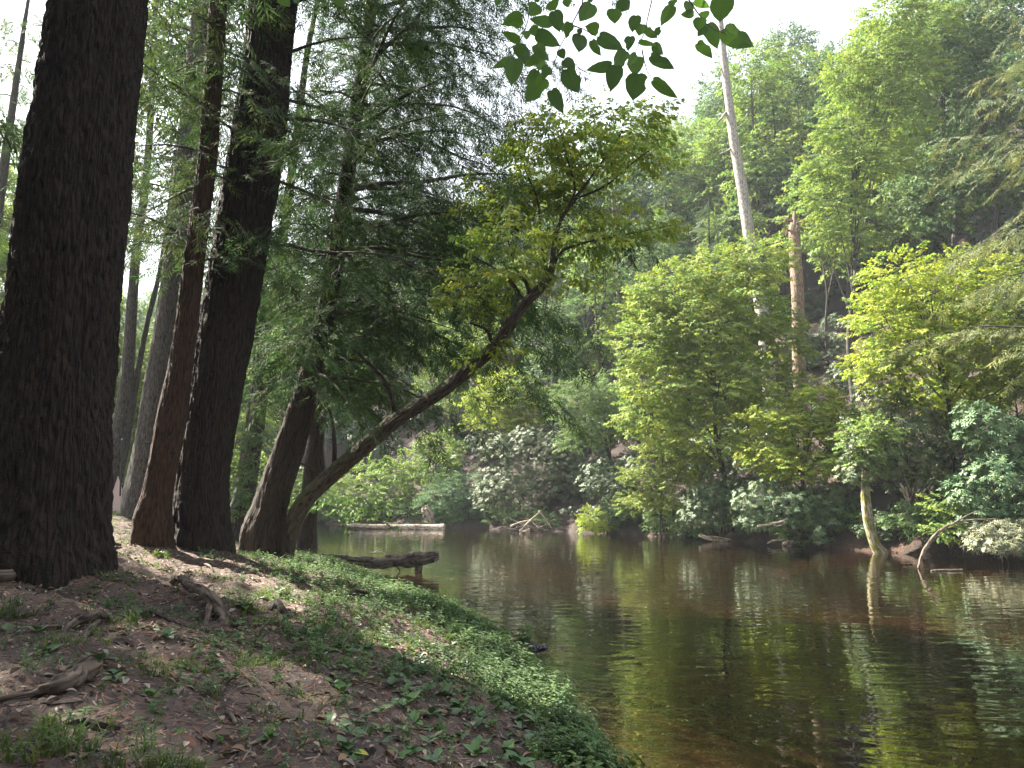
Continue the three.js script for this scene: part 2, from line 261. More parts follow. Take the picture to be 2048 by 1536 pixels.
// ------------------------------------------------------------------ foliage prototypes, each rooted at the origin and growing along +x, face up +y
const SPRAY = {};
{
  const q = rngOf(99), rq = (a, b) => a + (b - a) * q();
  const broad = (n, len, leafLen, leafWid, droop, opts = {}) => {
    const b = new Bag(); b.stick(V(0, 0, 0), V(len * 0.9, -0.04 * len, 0), 0.004, 0.0015);
    for (let k = 0; k < n; k++) {
      const t = (k + 0.5) / n, side = k % 2 ? 1 : -1, x = len * (0.12 + 0.85 * t), sub = len * 0.32 * (1 - t * 0.7) * rq(0.3, 1), a = rq(0.5, 1.15);
      const o = V(x + Math.cos(a) * sub, rq(-0.05, 0.05) * len, side * Math.sin(a) * sub), d = V(Math.cos(a), rq(-droop, droop * 0.15), side * Math.sin(a));
      b.leaf(o, d, V(rq(-0.9, 0.9), 1, rq(-0.9, 0.9)), leafLen * rq(0.7, 1.2), leafWid * rq(0.8, 1.15), { droop: 0.2, fold: 0.3, ...opts });
    }
    b.leaf(V(len * 0.9, -0.04 * len, 0), V(1, -droop * 0.5, 0), V(0, 1, rq(-0.3, 0.3)), leafLen, leafWid, { droop: 0.2, ...opts });
    return b.geo();
  };
  SPRAY.broad = [0, 1, 2].map(() => broad(15, 0.5, 0.115, 0.08, 0.75));
  SPRAY.drooping = [0, 1, 2].map(() => broad(13, 0.45, 0.105, 0.055, 1.2));
  SPRAY.fine = [0, 1].map(() => broad(20, 0.55, 0.095, 0.065, 0.7));
  SPRAY.bigleaf = [0, 1].map(() => broad(9, 0.5, 0.17, 0.1, 0.6, { rows: 2 }));
  SPRAY.rhodo = [0, 1, 2].map(() => {
    const b = new Bag(); b.stick(V(-0.2, -0.05, 0), V(0.03, 0, 0), 0.006, 0.005);
    for (let k = 0; k < 9; k++) { const a = k * 2.4 + rq(-0.2, 0.2), el = rq(-0.15, 0.55); b.leaf(V(rq(-0.05, 0.02), 0, 0), V(el, Math.cos(a), Math.sin(a)), V(1, 0, 0), rq(0.11, 0.17), rq(0.036, 0.05), { rows: 2, droop: rq(0.1, 0.4), fold: 0.15, widest: 0.55 }); }
    return b.geo();
  });
  SPRAY.hemlock = [0, 1, 2].map(() => { // a flat feathery frond: every side twig a narrow strip of needles
    const b = new Bag(), L = 0.42; b.stick(V(0, 0, 0), V(L * 0.8, -0.03, 0), 0.004, 0.002);
    for (let k = 0; k < 9; k++) {
      const t = (k + 0.6) / 9.5, o = V(L * t, -0.04 * t * t, 0);
      for (const w of [-1, 1]) { if (q() < 0.12) continue; const l = L * 0.46 * Math.sin(Math.PI * (0.2 + 0.75 * (1 - t))) * rq(0.5, 1.15), a = rq(0.6, 1.1), e = o.clone().add(V(Math.cos(a) * l, -0.22 * l + rq(-0.04, 0.02), w * Math.sin(a) * l)); b.blade(o, e, rq(0.014, 0.024), V(rq(-0.5, 0.5), 1, rq(-0.5, 0.5))); }
    }
    b.blade(V(L * 0.5, -0.02, 0), V(L * 1.1, -0.08, 0), 0.02, V(0, 1, 0.3));
    return b.geo();
  });
  SPRAY.hemlockFar = [0, 1].map(() => { // the same frond as few strips, for trees across the river
    const b = new Bag(), L = 0.8; b.stick(V(0, 0, 0), V(L, -0.08, 0), 0.006, 0.002);
    for (let k = 0; k < 12; k++) { const t = (k + 0.6) / 12.5, o = V(L * t, -0.08 * t, 0); for (const w of [-1, 1]) { const l = L * 0.42 * Math.sin(Math.PI * (0.2 + 0.75 * (1 - t))) * rq(0.6, 1.1), a = rq(0.75, 1.05), e = o.clone().add(V(Math.cos(a) * l, -0.15 * l + rq(-0.03, 0.02), w * Math.sin(a) * l)); b.blade(o, e, rq(0.03, 0.05), V(rq(-0.3, 0.3), 1, rq(-0.3, 0.3))); } }
    return b.geo();
  });
}
console.log('sprays', Object.values(SPRAY).map((a) => a[0].index.count / 3).join(' '));
// spreads rows over the variants of a spray
function foliage(parent, name, kind, material, list) { const v = SPRAY[kind], per = v.map(() => []); list.forEach((q, k) => per[k % v.length].push(q)); v.forEach((g, k) => per[k].length && copies(name, g, material, per[k], parent)); }

// ------------------------------------------------------------------ trees
// from pixels: [[px, py, width in px], ...] at depth d (or a depth per point as fourth entry)
function trunkFromPixels(rows, d) { const pts = rows.map((r) => at(r[0], r[1], r[3] ?? d)); return { pts, rad: rows.map((r, k) => pxToM(r[2], pts[k]) / 2) }; }
const barkRelief = (amp, freq, seed, flare = 0, flareLen = 1) => (ca, sa, s, r) => {
  const w = n3(ca * r * freq * 0.35 + seed, s * 0.5, sa * r * freq * 0.35) * 0.5;
  const f = 1 - Math.abs(n3(ca * r * freq + seed + w, s * freq * 0.11, sa * r * freq + w));
  let o = -amp * Math.pow(f, 4) + amp * 0.5 * n3(ca * r * freq * 2.3, s * freq * 0.6, sa * r * freq * 2.3 + seed) + r * 0.05 * n3(ca * 1.3 + seed, s * 0.35, sa * 1.3);
  if (flare) { const k = Math.exp(-s / flareLen); o += r * flare * k * (0.45 + 0.75 * Math.max(0, n3(ca * 1.5 + seed, s * 0.2, sa * 1.5) + 0.25)); }
  return o;
};
// places of fronds along a drooping conifer bough; returns the bough's points
function bough(list, o, az, L, el, sag, size, col, dens = 1) {
  const pts = [o.clone()], n = 7, heads = []; let a = az, p = o.clone();
  for (let k = 0; k < n; k++) { const f = (k + 0.5) / n; a += rr(-0.2, 0.2); const slope = Math.tan(el) - 2 * sag * f + rr(-0.18, 0.18), d = V(Math.cos(a), slope, Math.sin(a)).normalize(); heads.push(d); p = p.clone().addScaledVector(d, L / n); pts.push(p); }
  const P = (s) => { const f = clamp(s / L, 0, 0.9999) * n, k = Math.floor(f); return pts[k].clone().lerp(pts[k + 1], f - k); };
  for (let s = L * 0.1; s < L; s += 0.25 / dens * rr(0.6, 1.4)) for (const w of [-1, 1]) {
    if (R() < 0.12) continue;
    const dir = heads[Math.min(n - 1, Math.floor(s / L * n))], side = V(-dir.z, 0, dir.x).normalize(), l2 = (0.36 * (L - s) + 0.32) * rr(0.35, 1.15), t = rr(0.55, 1.3), fall = rr(0.0, 0.55), d2 = dir.clone().multiplyScalar(Math.cos(t)).addScaledVector(side, w * Math.sin(t)).add(V(0, -fall * 0.5, 0)), p0 = P(s);
    for (let q = 0.08; q < l2; q += 0.21 / dens * rr(0.7, 1.3)) {
      const e = p0.clone().addScaledVector(d2, q).add(V(rr(-0.06, 0.06), -fall * q * q / Math.max(l2, 0.5) + rr(-0.08, 0.06), rr(-0.06, 0.06)));
      const d3 = d2.clone().applyAxisAngle(UPV, rr(0.2, 1.0) * (R() < 0.5 ? 1 : -1)).add(V(0, -rr(0, 0.9), 0));
      list.push({ p: e, d: d3, u: V(rr(-0.6, 0.6), 1, rr(-0.6, 0.6)), s: size * rr(0.65, 1.3), c: col() });
    }
  }
  return pts;
}
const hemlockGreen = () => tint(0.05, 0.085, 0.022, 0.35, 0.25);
function hemlock(t, trunk, o) { // o: from, to (heights above the trunk's foot), n, len(height share), size, lean direction
  const { from, to, n, len, size = 1, kind = 'hemlock', mat = LEAF.needle, col = hemlockGreen, dens = 1, toward = null, gain = 0.4, sag = 0.35, only = null } = o;
  const curve = new THREE.CatmullRomCurve3(trunk.pts, false, 'centripetal'), list = [], boughs = [], y0 = trunk.pts[0].y, y1 = trunk.pts[trunk.pts.length - 1].y;
  const foot = (h) => { let a = 0, b = 1; for (let k = 0; k < 24; k++) { const m = (a + b) / 2; curve.getPoint(m).y - y0 < h ? a = m : b = m; } return curve.getPoint(a); };
  for (let k = 0; k < n; k++) {
    const f = (k + R() * 0.8) / n, h = lerp(from, Math.min(to, y1 - y0 - 0.2), f); let az = k * 2.399 + rr(-0.5, 0.5);
    if (only && R() < only.share) az = only.az + rr(-only.spread, only.spread);
    let L = len(f) * rr(0.65, 1.15); if (toward !== null) L *= 1 + gain * Math.cos(az - toward);
    const pts = bough(list, foot(h), az, L, lerp(0.05, 0.45, f) + rr(-0.3, 0.3), sag, size, col, dens);
    boughs.push(tube(pts, [0.014 + L * 0.007, 0.012 + L * 0.006, 0.01 + L * 0.0045, 0.008 + L * 0.003, 0.01, 0.008, 0.006, 0.004], { seg: 5, step: 0.5, cap: false }));
  }
  const local = t.position; for (const q of list) q.p.sub(local);
  const g = mergeGeometries(boughs); g.translate(-local.x, -local.y, -local.z); part(t, 'boughs', g, BARK.twig, true);
  foliage(t, 'crown', kind, mat, list);
  return list.length;
}
// a crown of leafy lobes; lobes: [[centre, rx, ry, rz], ...]
function leafyCrown(t, lobes, o) {
  const { kind = 'broad', mat = LEAF.broad, col, size = 1, dens = 1, flat = 0.6, limbsFrom = null, limbMat = BARK.twig, name = 'crown', limbR = 0.035, hollow = 0.55 } = o, list = [], limbs = [], local = t.position;
  for (const [c, rx, ry, rz] of lobes) {
    const n = Math.round(dens * 58 * Math.pow(rx * ry + ry * rz + rx * rz, 1.0) / (size * size) * 1.15), off = R() * 100;
    for (let k = 0; k < n; k++) {
      const v = V(rr(-1, 1), rr(-1, 1), rr(-1, 1)); if (v.lengthSq() > 1 || v.lengthSq() < 0.01) { k--; continue; }
      const u = v.clone().normalize(); if (u.y < -0.55 && R() < 0.6) { continue; }
      const lump = 1 + 0.28 * n3(u.x * 1.7 + off, u.y * 1.7, u.z * 1.7) + 0.16 * n3(u.x * 4.1, u.y * 4.1 + off, u.z * 4.1);
      const r = lerp(hollow, 1, Math.sqrt(R())) * lump, p = c.clone().add(V(u.x * rx * r, u.y * ry * r, u.z * rz * r));
      if (p.y < 0.12) continue;
      const d = V(u.x + rr(-0.5, 0.5), u.y * (1 - flat) + rr(-0.35, 0.2), u.z + rr(-0.5, 0.5));
      const up = kind === 'rhodo' ? V(0, 1, 0) : V(u.x * 0.5 + rr(-0.4, 0.4), 0.8, u.z * 0.5 + rr(-0.4, 0.4));
      if (kind === 'rhodo') d.set(u.x * 0.8 + rr(-0.5, 0.5), 0.75 + rr(-0.5, 0.4), u.z * 0.8 + rr(-0.5, 0.5));
      list.push({ p: p.sub(local), d, u: up, s: size * rr(0.7, 1.3), c: col() });
    }
    if (limbsFrom) { const a = limbsFrom(c), e = c.clone().add(V(rr(-0.3, 0.3) * rx, rr(0, 0.4) * ry, rr(-0.3, 0.3) * rz)), m = a.clone().lerp(e, 0.5).add(V(rr(-0.2, 0.2), rr(-0.1, 0.3) * ry, rr(-0.2, 0.2))); const r0 = Math.max(0.02, limbR * Math.sqrt(rx)); limbs.push(tube([a, m, e], [r0, r0 * 0.7, r0 * 0.3], { seg: 6, step: 0.4, cap: false }));
      for (let k = 0; k < 4; k++) { const b = m.clone().lerp(e, rr(0, 0.8)), u = V(rr(-1, 1), rr(-0.3, 1), rr(-1, 1)).normalize(); limbs.push(tube([b, b.clone().add(V(u.x * rx * 0.45, u.y * ry * 0.4 + 0.1, u.z * rz * 0.45)), b.clone().add(V(u.x * rx * 0.85, u.y * ry * 0.8, u.z * rz * 0.85))], [r0 * 0.5, r0 * 0.35, r0 * 0.12], { seg: 4, step: 0.6, cap: false })); } }
  }
  if (limbs.length) { const g = mergeGeometries(limbs); g.translate(-local.x, -local.y, -local.z); part(t, 'limbs', g, limbMat, true); }
  foliage(t, name, kind, mat, list);
  return list.length;
}
const lobesFromPixels = (d, rows) => rows.map(([px, py, rx, ry, dz = 0, k = 1]) => { const c = at(px, py, d + dz); const ax = pxToM(rx, c), ay = pxToM(ry, c); return [c, ax, ay, (ax + ay) / 2 * k]; });
let copiesMade = 0;

// ------------------------------------------------------------------ the large trees on the near bank
function bankTree(name, label, rows, d, { bark, seg = 48, step = 0.12, amp = 0.03, freq = 9, flare = 0.5, flareLen = 0.7, height: H = 22, group, topR = 0.12, lean = V(0.03, 1, 0), seed = 1 }) {
  const t = trunkFromPixels(rows, d), foot = t.pts[0].clone(); foot.y = height(foot.x, foot.z);
  const tr = thing(name, label, 'tree', foot, group), last = t.pts[t.pts.length - 1];
  const first = t.pts[0].clone(); first.y = Math.min(foot.y, first.y) - 0.35; t.pts.unshift(first); t.rad.unshift(t.rad[0]);
  const steps = 4; for (let k = 1; k <= steps; k++) { const f = k / steps; t.pts.push(last.clone().addScaledVector(lean, (H - (last.y - foot.y)) * f)); t.rad.push(lerp(t.rad[rows.length], topR, f)); }
  const g = tube(t.pts, t.rad, { seg, step, relief: barkRelief(amp, freq, seed, flare, flareLen) }); g.translate(-foot.x, -foot.y, -foot.z);
  part(tr, 'trunk', g, bark);
  return { tr, t };
}
const L0 = {};
{ // the thick dark trunk closest to the path
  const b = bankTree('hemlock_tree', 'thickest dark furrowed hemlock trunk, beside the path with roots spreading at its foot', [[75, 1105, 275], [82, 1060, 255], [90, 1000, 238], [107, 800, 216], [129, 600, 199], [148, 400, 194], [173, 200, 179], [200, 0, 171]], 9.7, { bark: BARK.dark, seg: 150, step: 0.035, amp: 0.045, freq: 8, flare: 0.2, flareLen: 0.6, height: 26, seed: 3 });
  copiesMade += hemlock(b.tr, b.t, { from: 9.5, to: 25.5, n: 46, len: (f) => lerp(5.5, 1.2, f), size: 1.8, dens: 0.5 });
  L0.t1 = b;
}
{
  const b = bankTree('hemlock_tree', 'slim reddish brown trunk pressed against the left side of a thick dark trunk', [[305, 1032, 70], [312, 1000, 58], [322, 950, 54], [345, 830, 57], [360, 740, 46], [373, 650, 43], [384, 560, 41], [402, 420, 38], [417, 300, 37], [430, 100, 36], [437, 0, 34]], 13.3, { bark: BARK.red, seg: 64, step: 0.07, amp: 0.018, freq: 12, flare: 0.5, flareLen: 0.45, height: 21, seed: 13 });
  copiesMade += hemlock(b.tr, b.t, { from: 5.4, to: 20, n: 44, len: (f) => lerp(3.2, 1.2, f), size: 1.1, dens: 0.8, toward: Math.PI, gain: 0.2, col: () => tint(0.065, 0.1, 0.035, 0.35, 0.3) });
}
{
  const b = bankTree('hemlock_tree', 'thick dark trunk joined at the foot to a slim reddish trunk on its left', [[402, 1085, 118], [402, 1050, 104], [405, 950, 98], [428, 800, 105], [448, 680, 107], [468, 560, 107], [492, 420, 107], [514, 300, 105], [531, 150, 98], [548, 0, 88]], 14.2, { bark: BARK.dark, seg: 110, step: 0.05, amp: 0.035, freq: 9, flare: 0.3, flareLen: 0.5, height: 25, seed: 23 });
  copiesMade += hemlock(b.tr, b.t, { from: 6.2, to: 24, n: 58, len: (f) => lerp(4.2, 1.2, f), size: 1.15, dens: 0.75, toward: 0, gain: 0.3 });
}
{
  const b = bankTree('hemlock_tree', 'curving hemlock leaning over the river, with dense drooping dark boughs', [[527, 1062, 78], [538, 1020, 66], [553, 970, 62], [577, 900, 60], [608, 800, 53], [635, 700, 43], [657, 600, 36], [672, 500, 32], [687, 400, 30], [716, 200, 26], [745, 0, 22]], 17, { bark: BARK.brown, seg: 72, step: 0.08, amp: 0.02, freq: 11, flare: 0.55, flareLen: 0.5, height: 26, lean: V(0.1, 1, 0), topR: 0.05, seed: 33 });
  copiesMade += hemlock(b.tr, b.t, { from: 4.2, to: 25, n: 165, len: (f) => f < 0.2 ? lerp(2.8, 5.4, f / 0.2) : lerp(5.4, 1.6, (f - 0.2) / 0.8), size: 1.1, dens: 0.9, toward: 0, gain: 0.5, sag: 0.45, col: () => tint(0.047, 0.088, 0.025, 0.35, 0.22) });
}
{ // a second stem of the leaning hemlock's neighbour, seen behind the boughs
  const b = bankTree('hemlock_tree', 'slender dark hemlock stem rising behind the drooping boughs', [[618, 1010, 34], [640, 800, 30], [690, 420, 24], [712, 250, 22], [730, 100, 20], [742, 0, 18]], 21.5, { bark: BARK.brown, seg: 24, step: 0.25, amp: 0.01, height: 19, topR: 0.04, seed: 43 });
  copiesMade += hemlock(b.tr, b.t, { from: 5, to: 18.6, n: 80, len: (f) => f < 0.2 ? lerp(3.2, 5.6, f / 0.2) : lerp(5.6, 1.2, (f - 0.2) / 0.8), size: 1.4, dens: 0.65, toward: 0, gain: 0.45, sag: 0.5 });
}
{ // the crooked tree that leans far out over the water
  const rows = [[577, 1078, 34], [590, 1040, 36], [612, 1000, 36], [660, 953, 34], [735, 888, 33], [800, 835, 30], [880, 785, 27], [940, 738, 27], [1000, 680, 25], [1045, 612, 23], [1085, 572, 19], [1102, 545, 14], [1107, 500, 11], [1122, 440, 9], [1150, 398, 7], [1200, 330, 5], [1245, 262, 3]];
  const near = (px) => lerp(17.0, 13.6, clamp((px - 577) / 480, 0, 1)), deep = (list) => list.map(([x, y, w]) => [x, y, w, near(x)]);
  const t = trunkFromPixels(deep(rows), 17), foot = t.pts[0].clone(); foot.y = height(foot.x, foot.z);
  const tr = thing('leaning_tree', 'crooked mossy tree leaning far out over the water with light green leaves', 'tree', foot);
  const a = t.pts[0].clone(); a.y = foot.y - 0.4; a.x -= 0.1; t.pts.unshift(a); t.rad.unshift(t.rad[0]);
  const g = tube(t.pts, t.rad, { seg: 28, step: 0.06, relief: barkRelief(0.02, 12, 53, 0.3, 0.3) }); g.translate(-foot.x, -foot.y, -foot.z);
  const P = g.attributes.position, N = g.attributes.normal, c = new Float32Array(P.count * 3); // patches of moss on the upper side
  for (let k = 0; k < P.count; k++) { const m = sstep(0.0, 0.5, N.getY(k) * 0.7 + n3(P.getX(k) * 2.5, P.getY(k) * 2.5, P.getZ(k) * 2.5) * 0.6 - 0.1); c.set([lerp(0.1, 0.07, m), lerp(0.08, 0.1, m), lerp(0.062, 0.03, m)], k * 3); }
  g.setAttribute('color', new THREE.BufferAttribute(c, 3)); part(tr, 'trunk', g, barkMossy);
  const limb = (rows2) => { const q = trunkFromPixels(deep(rows2), 17), h = tube(q.pts, q.rad, { seg: 7, step: 0.12 }); h.translate(-foot.x, -foot.y, -foot.z); part(tr, 'limb', h, BARK.brown); };
  limb([[1046, 612, 13], [1030, 575, 9], [1010, 553, 7], [975, 528, 4], [930, 505, 2]]); limb([[1060, 592, 11], [1052, 565, 8], [1035, 545, 5], [1020, 500, 3], [1010, 440, 2]]);
  limb([[1095, 560, 9], [1090, 520, 7], [1082, 470, 5], [1075, 400, 4], [1050, 340, 2]]); limb([[1103, 545, 7], [1122, 505, 6], [1170, 485, 5], [1250, 470, 3], [1335, 452, 2]]);
  limb([[1125, 435, 6], [1150, 380, 4], [1135, 320, 3], [1120, 260, 2]]); limb([[1150, 398, 5], [1210, 372, 4], [1260, 330, 3], [1300, 300, 2]]);
  limb([[646, 965, 12], [642, 900, 10], [645, 850, 7], [634, 790, 4]]); limb([[668, 945, 11], [669, 890, 9], [664, 840, 6], [645, 780, 4]]);
  limb([[785, 848, 11], [787, 815, 9], [770, 765, 8], [725, 715, 6], [670, 672, 4]]); limb([[985, 690, 9], [975, 662, 7], [940, 645, 4]]);
  limb([[655, 958, 7], [610, 930, 5], [598, 925, 3]]);
  const lobes = lobesFromPixels(13.6, [[1230, 260, 95, 55], [1180, 310, 70, 40, 0.7], [1275, 310, 55, 40, -0.5], [1130, 265, 70, 45, -0.7], [1100, 350, 60, 50, 0.4], [1190, 400, 70, 30, 0.8], [1180, 470, 70, 28, -0.3], [1270, 462, 65, 18], [1150, 545, 40, 25, 0.5], [1050, 410, 60, 45, 0.9], [1020, 480, 60, 40, -0.8], [980, 545, 60, 35, 0.6], [1040, 545, 40, 26, -0.4], [985, 700, 34, 20], [940, 610, 50, 30, 0.8], [1060, 300, 60, 50, 1.2], [1310, 460, 28, 12], [1000, 400, 60, 50, 1.6]]);
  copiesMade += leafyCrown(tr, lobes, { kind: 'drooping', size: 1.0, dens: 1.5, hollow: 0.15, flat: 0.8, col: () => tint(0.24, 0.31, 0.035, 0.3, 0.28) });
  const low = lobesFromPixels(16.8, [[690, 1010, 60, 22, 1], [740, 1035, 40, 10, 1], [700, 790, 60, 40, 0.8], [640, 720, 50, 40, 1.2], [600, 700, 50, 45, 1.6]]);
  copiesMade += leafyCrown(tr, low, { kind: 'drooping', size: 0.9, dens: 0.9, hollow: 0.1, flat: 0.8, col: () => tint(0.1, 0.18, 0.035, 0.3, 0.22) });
}
{ // weathered stump between the two leaning trees
  const t = trunkFromPixels([[568, 1082, 26], [565, 1060, 22], [562, 1040, 19], [561, 1024, 17]], 16.8), foot = t.pts[0].clone(); foot.y = height(foot.x, foot.z);
  const s = thing('tree_stump', 'short weathered broken stump between the two leaning trees at the water', 'stump', foot); t.pts.unshift(V(foot.x, foot.y - 0.3, foot.z)); t.rad.unshift(t.rad[0]);
  const g = tube(t.pts, t.rad, { seg: 30, step: 0.03, relief: (ca, sa, h, r) => barkRelief(0.03, 14, 63, 0.25, 0.2)(ca, sa, h, r) }); g.translate(-foot.x, -foot.y, -foot.z);
  const P = g.attributes.position; let ymax = -9; for (let k = 0; k < P.count; k++) ymax = Math.max(ymax, P.getY(k)); // splintered rim
  for (let k = 0; k < P.count; k++) if (P.getY(k) > ymax - 0.1) P.setY(k, P.getY(k) + 0.16 * n3(P.getX(k) * 9, 1, P.getZ(k) * 9) + 0.03);
  g.computeVertexNormals(); part(s, 'trunk', g, BARK.brown);
}
// ------------------------------------------------------------------ trees further back on the near bank
{
  const b = bankTree('grey_tree', 'broad grey trunk with flared foot and a dark strap round it', [[292, 985, 84], [296, 950, 74], [306, 870, 63], [315, 800, 60], [330, 700, 55], [348, 560, 49], [362, 420, 45], [385, 200, 40], [405, 0, 36]], 24, { bark: BARK.grey, seg: 56, step: 0.12, amp: 0.02, freq: 9, flare: 0.22, flareLen: 0.5, height: 26, seed: 73 });
  copiesMade += hemlock(b.tr, b.t, { from: 9, to: 25, n: 44, len: (f) => lerp(5, 1.2, f), size: 1.6, dens: 0.55, col: () => tint(0.06, 0.1, 0.04, 0.3, 0.25) });
}
{
  const b = bankTree('forked_tree', 'slim grey double trunk forking from one foot beside a pale tent', [[221, 978, 34], [227, 945, 31], [240, 870, 32], [255, 740, 25], [266, 580, 19], [275, 480, 17], [290, 380, 15], [303, 200, 12], [312, 0, 10]], 27, { bark: BARK.grey, seg: 30, step: 0.2, amp: 0.012, flare: 0.3, height: 22, topR: 0.05, seed: 83 });
  const q = trunkFromPixels([[236, 965, 20], [250, 890, 18], [264, 815, 14], [280, 720, 11], [296, 640, 10], [318, 550, 9], [336, 430, 7], [350, 300, 5]], 27.2), h = tube(q.pts, q.rad, { seg: 16, step: 0.2, relief: barkRelief(0.01, 10, 93) }); h.translate(-b.tr.position.x, -b.tr.position.y, -b.tr.position.z); part(b.tr, 'trunk', h, BARK.grey);
  copiesMade += leafyCrown(b.tr, lobesFromPixels(27, [[300, 330, 80, 60], [330, 180, 110, 80, 1], [270, 80, 100, 80, -1], [360, 60, 100, 70, 2], [220, 450, 60, 40, 1]]), { kind: 'broad', size: 1.3, dens: 0.7, hollow: 0.1, col: () => tint(0.11, 0.16, 0.04, 0.3, 0.25) });
}
{
  const b = bankTree('ivy_covered_tree', 'leaning grey trunk with ivy climbing its lower half', [[478, 1036, 46], [490, 985, 40], [505, 900, 34], [518, 810, 31], [532, 720, 27], [548, 610, 23], [565, 480, 20], [590, 300, 16], [615, 100, 12]], 23, { bark: BARK.grey, seg: 32, step: 0.15, amp: 0.015, flare: 0.35, flareLen: 0.4, height: 19, topR: 0.05, lean: V(0.15, 1, 0), seed: 103 });
  const q = trunkFromPixels([[473, 1030, 20], [488, 920, 18], [505, 800, 17], [520, 680, 15], [527, 600, 13], [532, 500, 10]], 23.3), h = tube(q.pts, q.rad, { seg: 16, step: 0.2, relief: barkRelief(0.01, 10, 113) }); h.translate(-b.tr.position.x, -b.tr.position.y, -b.tr.position.z); part(b.tr, 'trunk', h, BARK.grey);
  const ivy = []; for (let k = 0; k < 150; k++) { const f = R(), px = lerp(478, 512, f) + rr(-15, 15), py = lerp(1035, 860, f); ivy.push({ p: at(px, py, 22.6 + rr(-0.15, 0.05)).sub(b.tr.position), d: V(rr(-1, 1), rr(-0.4, 0.4), rr(0, 0.5)), u: V(rr(-0.3, 0.3), 1, 0.6), s: rr(0.45, 0.8), c: tint(0.12, 0.2, 0.07, 0.3, 0.2) }); }
  foliage(b.tr, 'ivy', 'bigleaf', LEAF.broad, ivy);
  copiesMade += leafyCrown(b.tr, lobesFromPixels(23, [[540, 700, 60, 50, 1], [510, 640, 50, 45, 2], [570, 640, 50, 45], [530, 780, 40, 30, 1.5], [560, 560, 60, 50, 2], [500, 520, 55, 45, 3]]), { kind: 'bigleaf', size: 0.95, dens: 0.8, hollow: 0.1, flat: 0.85, col: () => tint(0.07, 0.16, 0.035, 0.3, 0.2) });
}
// straps round two trunks, a dark pole and the pale tent beyond them
{
  const strap = (label, rows, d, lift) => { const pts = rows.map(([px, py, dd]) => at(px, py, d + dd)); const foot = pts[0].clone(), g = tube(pts, pts.map(() => lift), { seg: 8, step: 0.05 }); g.translate(-foot.x, -foot.y, -foot.z); const m = new THREE.Mesh(g, new THREE.MeshStandardMaterial({ color: new THREE.Color(0.03, 0.032, 0.04), roughness: 0.8 })); m.position.copy(foot); top(m, 'strap'); tag(m, label, 'strap'); };
  strap('dark strap tied round the slim grey double trunk', [[229, 842, 0], [240, 840, -0.33], [250, 846, -0.25], [254, 851, 0]], 27, 0.035);
  strap('dark strap tied round the broad grey trunk', [[276, 876, 0], [288, 883, -0.5], [302, 884, -0.62], [330, 876, -0.3], [338, 872, 0]], 24, 0.03);
  const a = at(245, 880, 25.6), b = at(240, 992, 25.6), pg = tube([b, a.clone().lerp(b, 0.5), a], [0.028, 0.026, 0.024], { seg: 8, step: 0.4 }); const pole = thing('tent_pole', 'thin dark upright pole beside the pale tent', 'pole', b); pg.translate(-b.x, -b.y, -b.z); part(pole, 'shaft', pg, new THREE.MeshStandardMaterial({ color: new THREE.Color(0.03, 0.03, 0.035), roughness: 0.6 }));
  const cap = new THREE.SphereGeometry(0.04, 10, 8); cap.translate(a.x - b.x, a.y - b.y, a.z - b.z); part(pole, 'cap', cap, new THREE.MeshStandardMaterial({ color: new THREE.Color(0.05, 0.05, 0.055), roughness: 0.5 }));
  const cloth = new THREE.MeshPhysicalMaterial({ color: new THREE.Color(0.72, 0.55, 0.52), roughness: 0.9, transmission: 0.35, thickness: 0, side: THREE.DoubleSide });
  const tent = (label, peak, feet) => { const p = peak, base = V(p.x, height(p.x, p.z), p.z), t = thing('tent', label, 'tent', base), sub = 8; // each side a slightly sagging cloth between peak and two feet
    for (let k = 0; k < feet.length; k++) { const A = feet[k], B = feet[(k + 1) % feet.length], pos = [], idx = []; for (let i = 0; i <= sub; i++) for (let j = 0; j <= i; j++) { const f = i / sub, s = i ? j / i : 0, v = p.clone().lerp(A.clone().lerp(B, s), f), c = p.clone().add(A).add(B).divideScalar(3), sag = 0.06 * Math.sin(f * 3.14) * (1 - Math.abs(2 * s - 1)); v.lerp(V(base.x, v.y, base.z), sag); pos.push(v.x - base.x, v.y - base.y, v.z - base.z); }
      const id = (i, j) => i * (i + 1) / 2 + j; for (let i = 0; i < sub; i++) for (let j = 0; j <= i; j++) { idx.push(id(i, j), id(i + 1, j), id(i + 1, j + 1)); if (j < i) idx.push(id(i, j), id(i + 1, j + 1), id(i, j + 1)); }
      const g = new THREE.BufferGeometry(); g.setAttribute('position', new THREE.Float32BufferAttribute(pos, 3)); g.setIndex(idx); g.computeVertexNormals(); part(t, 'canvas_panel', g, cloth); }
    part(t, 'finial', new THREE.SphereGeometry(0.03, 8, 6).translate(p.x - base.x, p.y - base.y, p.z - base.z), BARK.twig); };
  const g0 = (x, z) => drop(x, z, -0.02);
  const p1 = at(236, 951, 26.1); tent('small pale pink tent pitched behind the slim double trunk', p1, [g0(p1.x - 0.16, p1.z + 0.3), g0(p1.x + 0.3, p1.z + 0.25), g0(p1.x + 0.32, p1.z - 0.5), g0(p1.x - 0.14, p1.z - 0.5)]);
  const p2 = at(201, 926, 29); tent('taller pale pink tent half hidden behind the thickest dark trunk', p2, [g0(p2.x - 1.1, p2.z + 0.7), g0(p2.x + 0.35, p2.z + 0.6), g0(p2.x + 0.4, p2.z - 1), g0(p2.x - 1.2, p2.z - 1)]);
}
console.log('near trees', copiesMade);
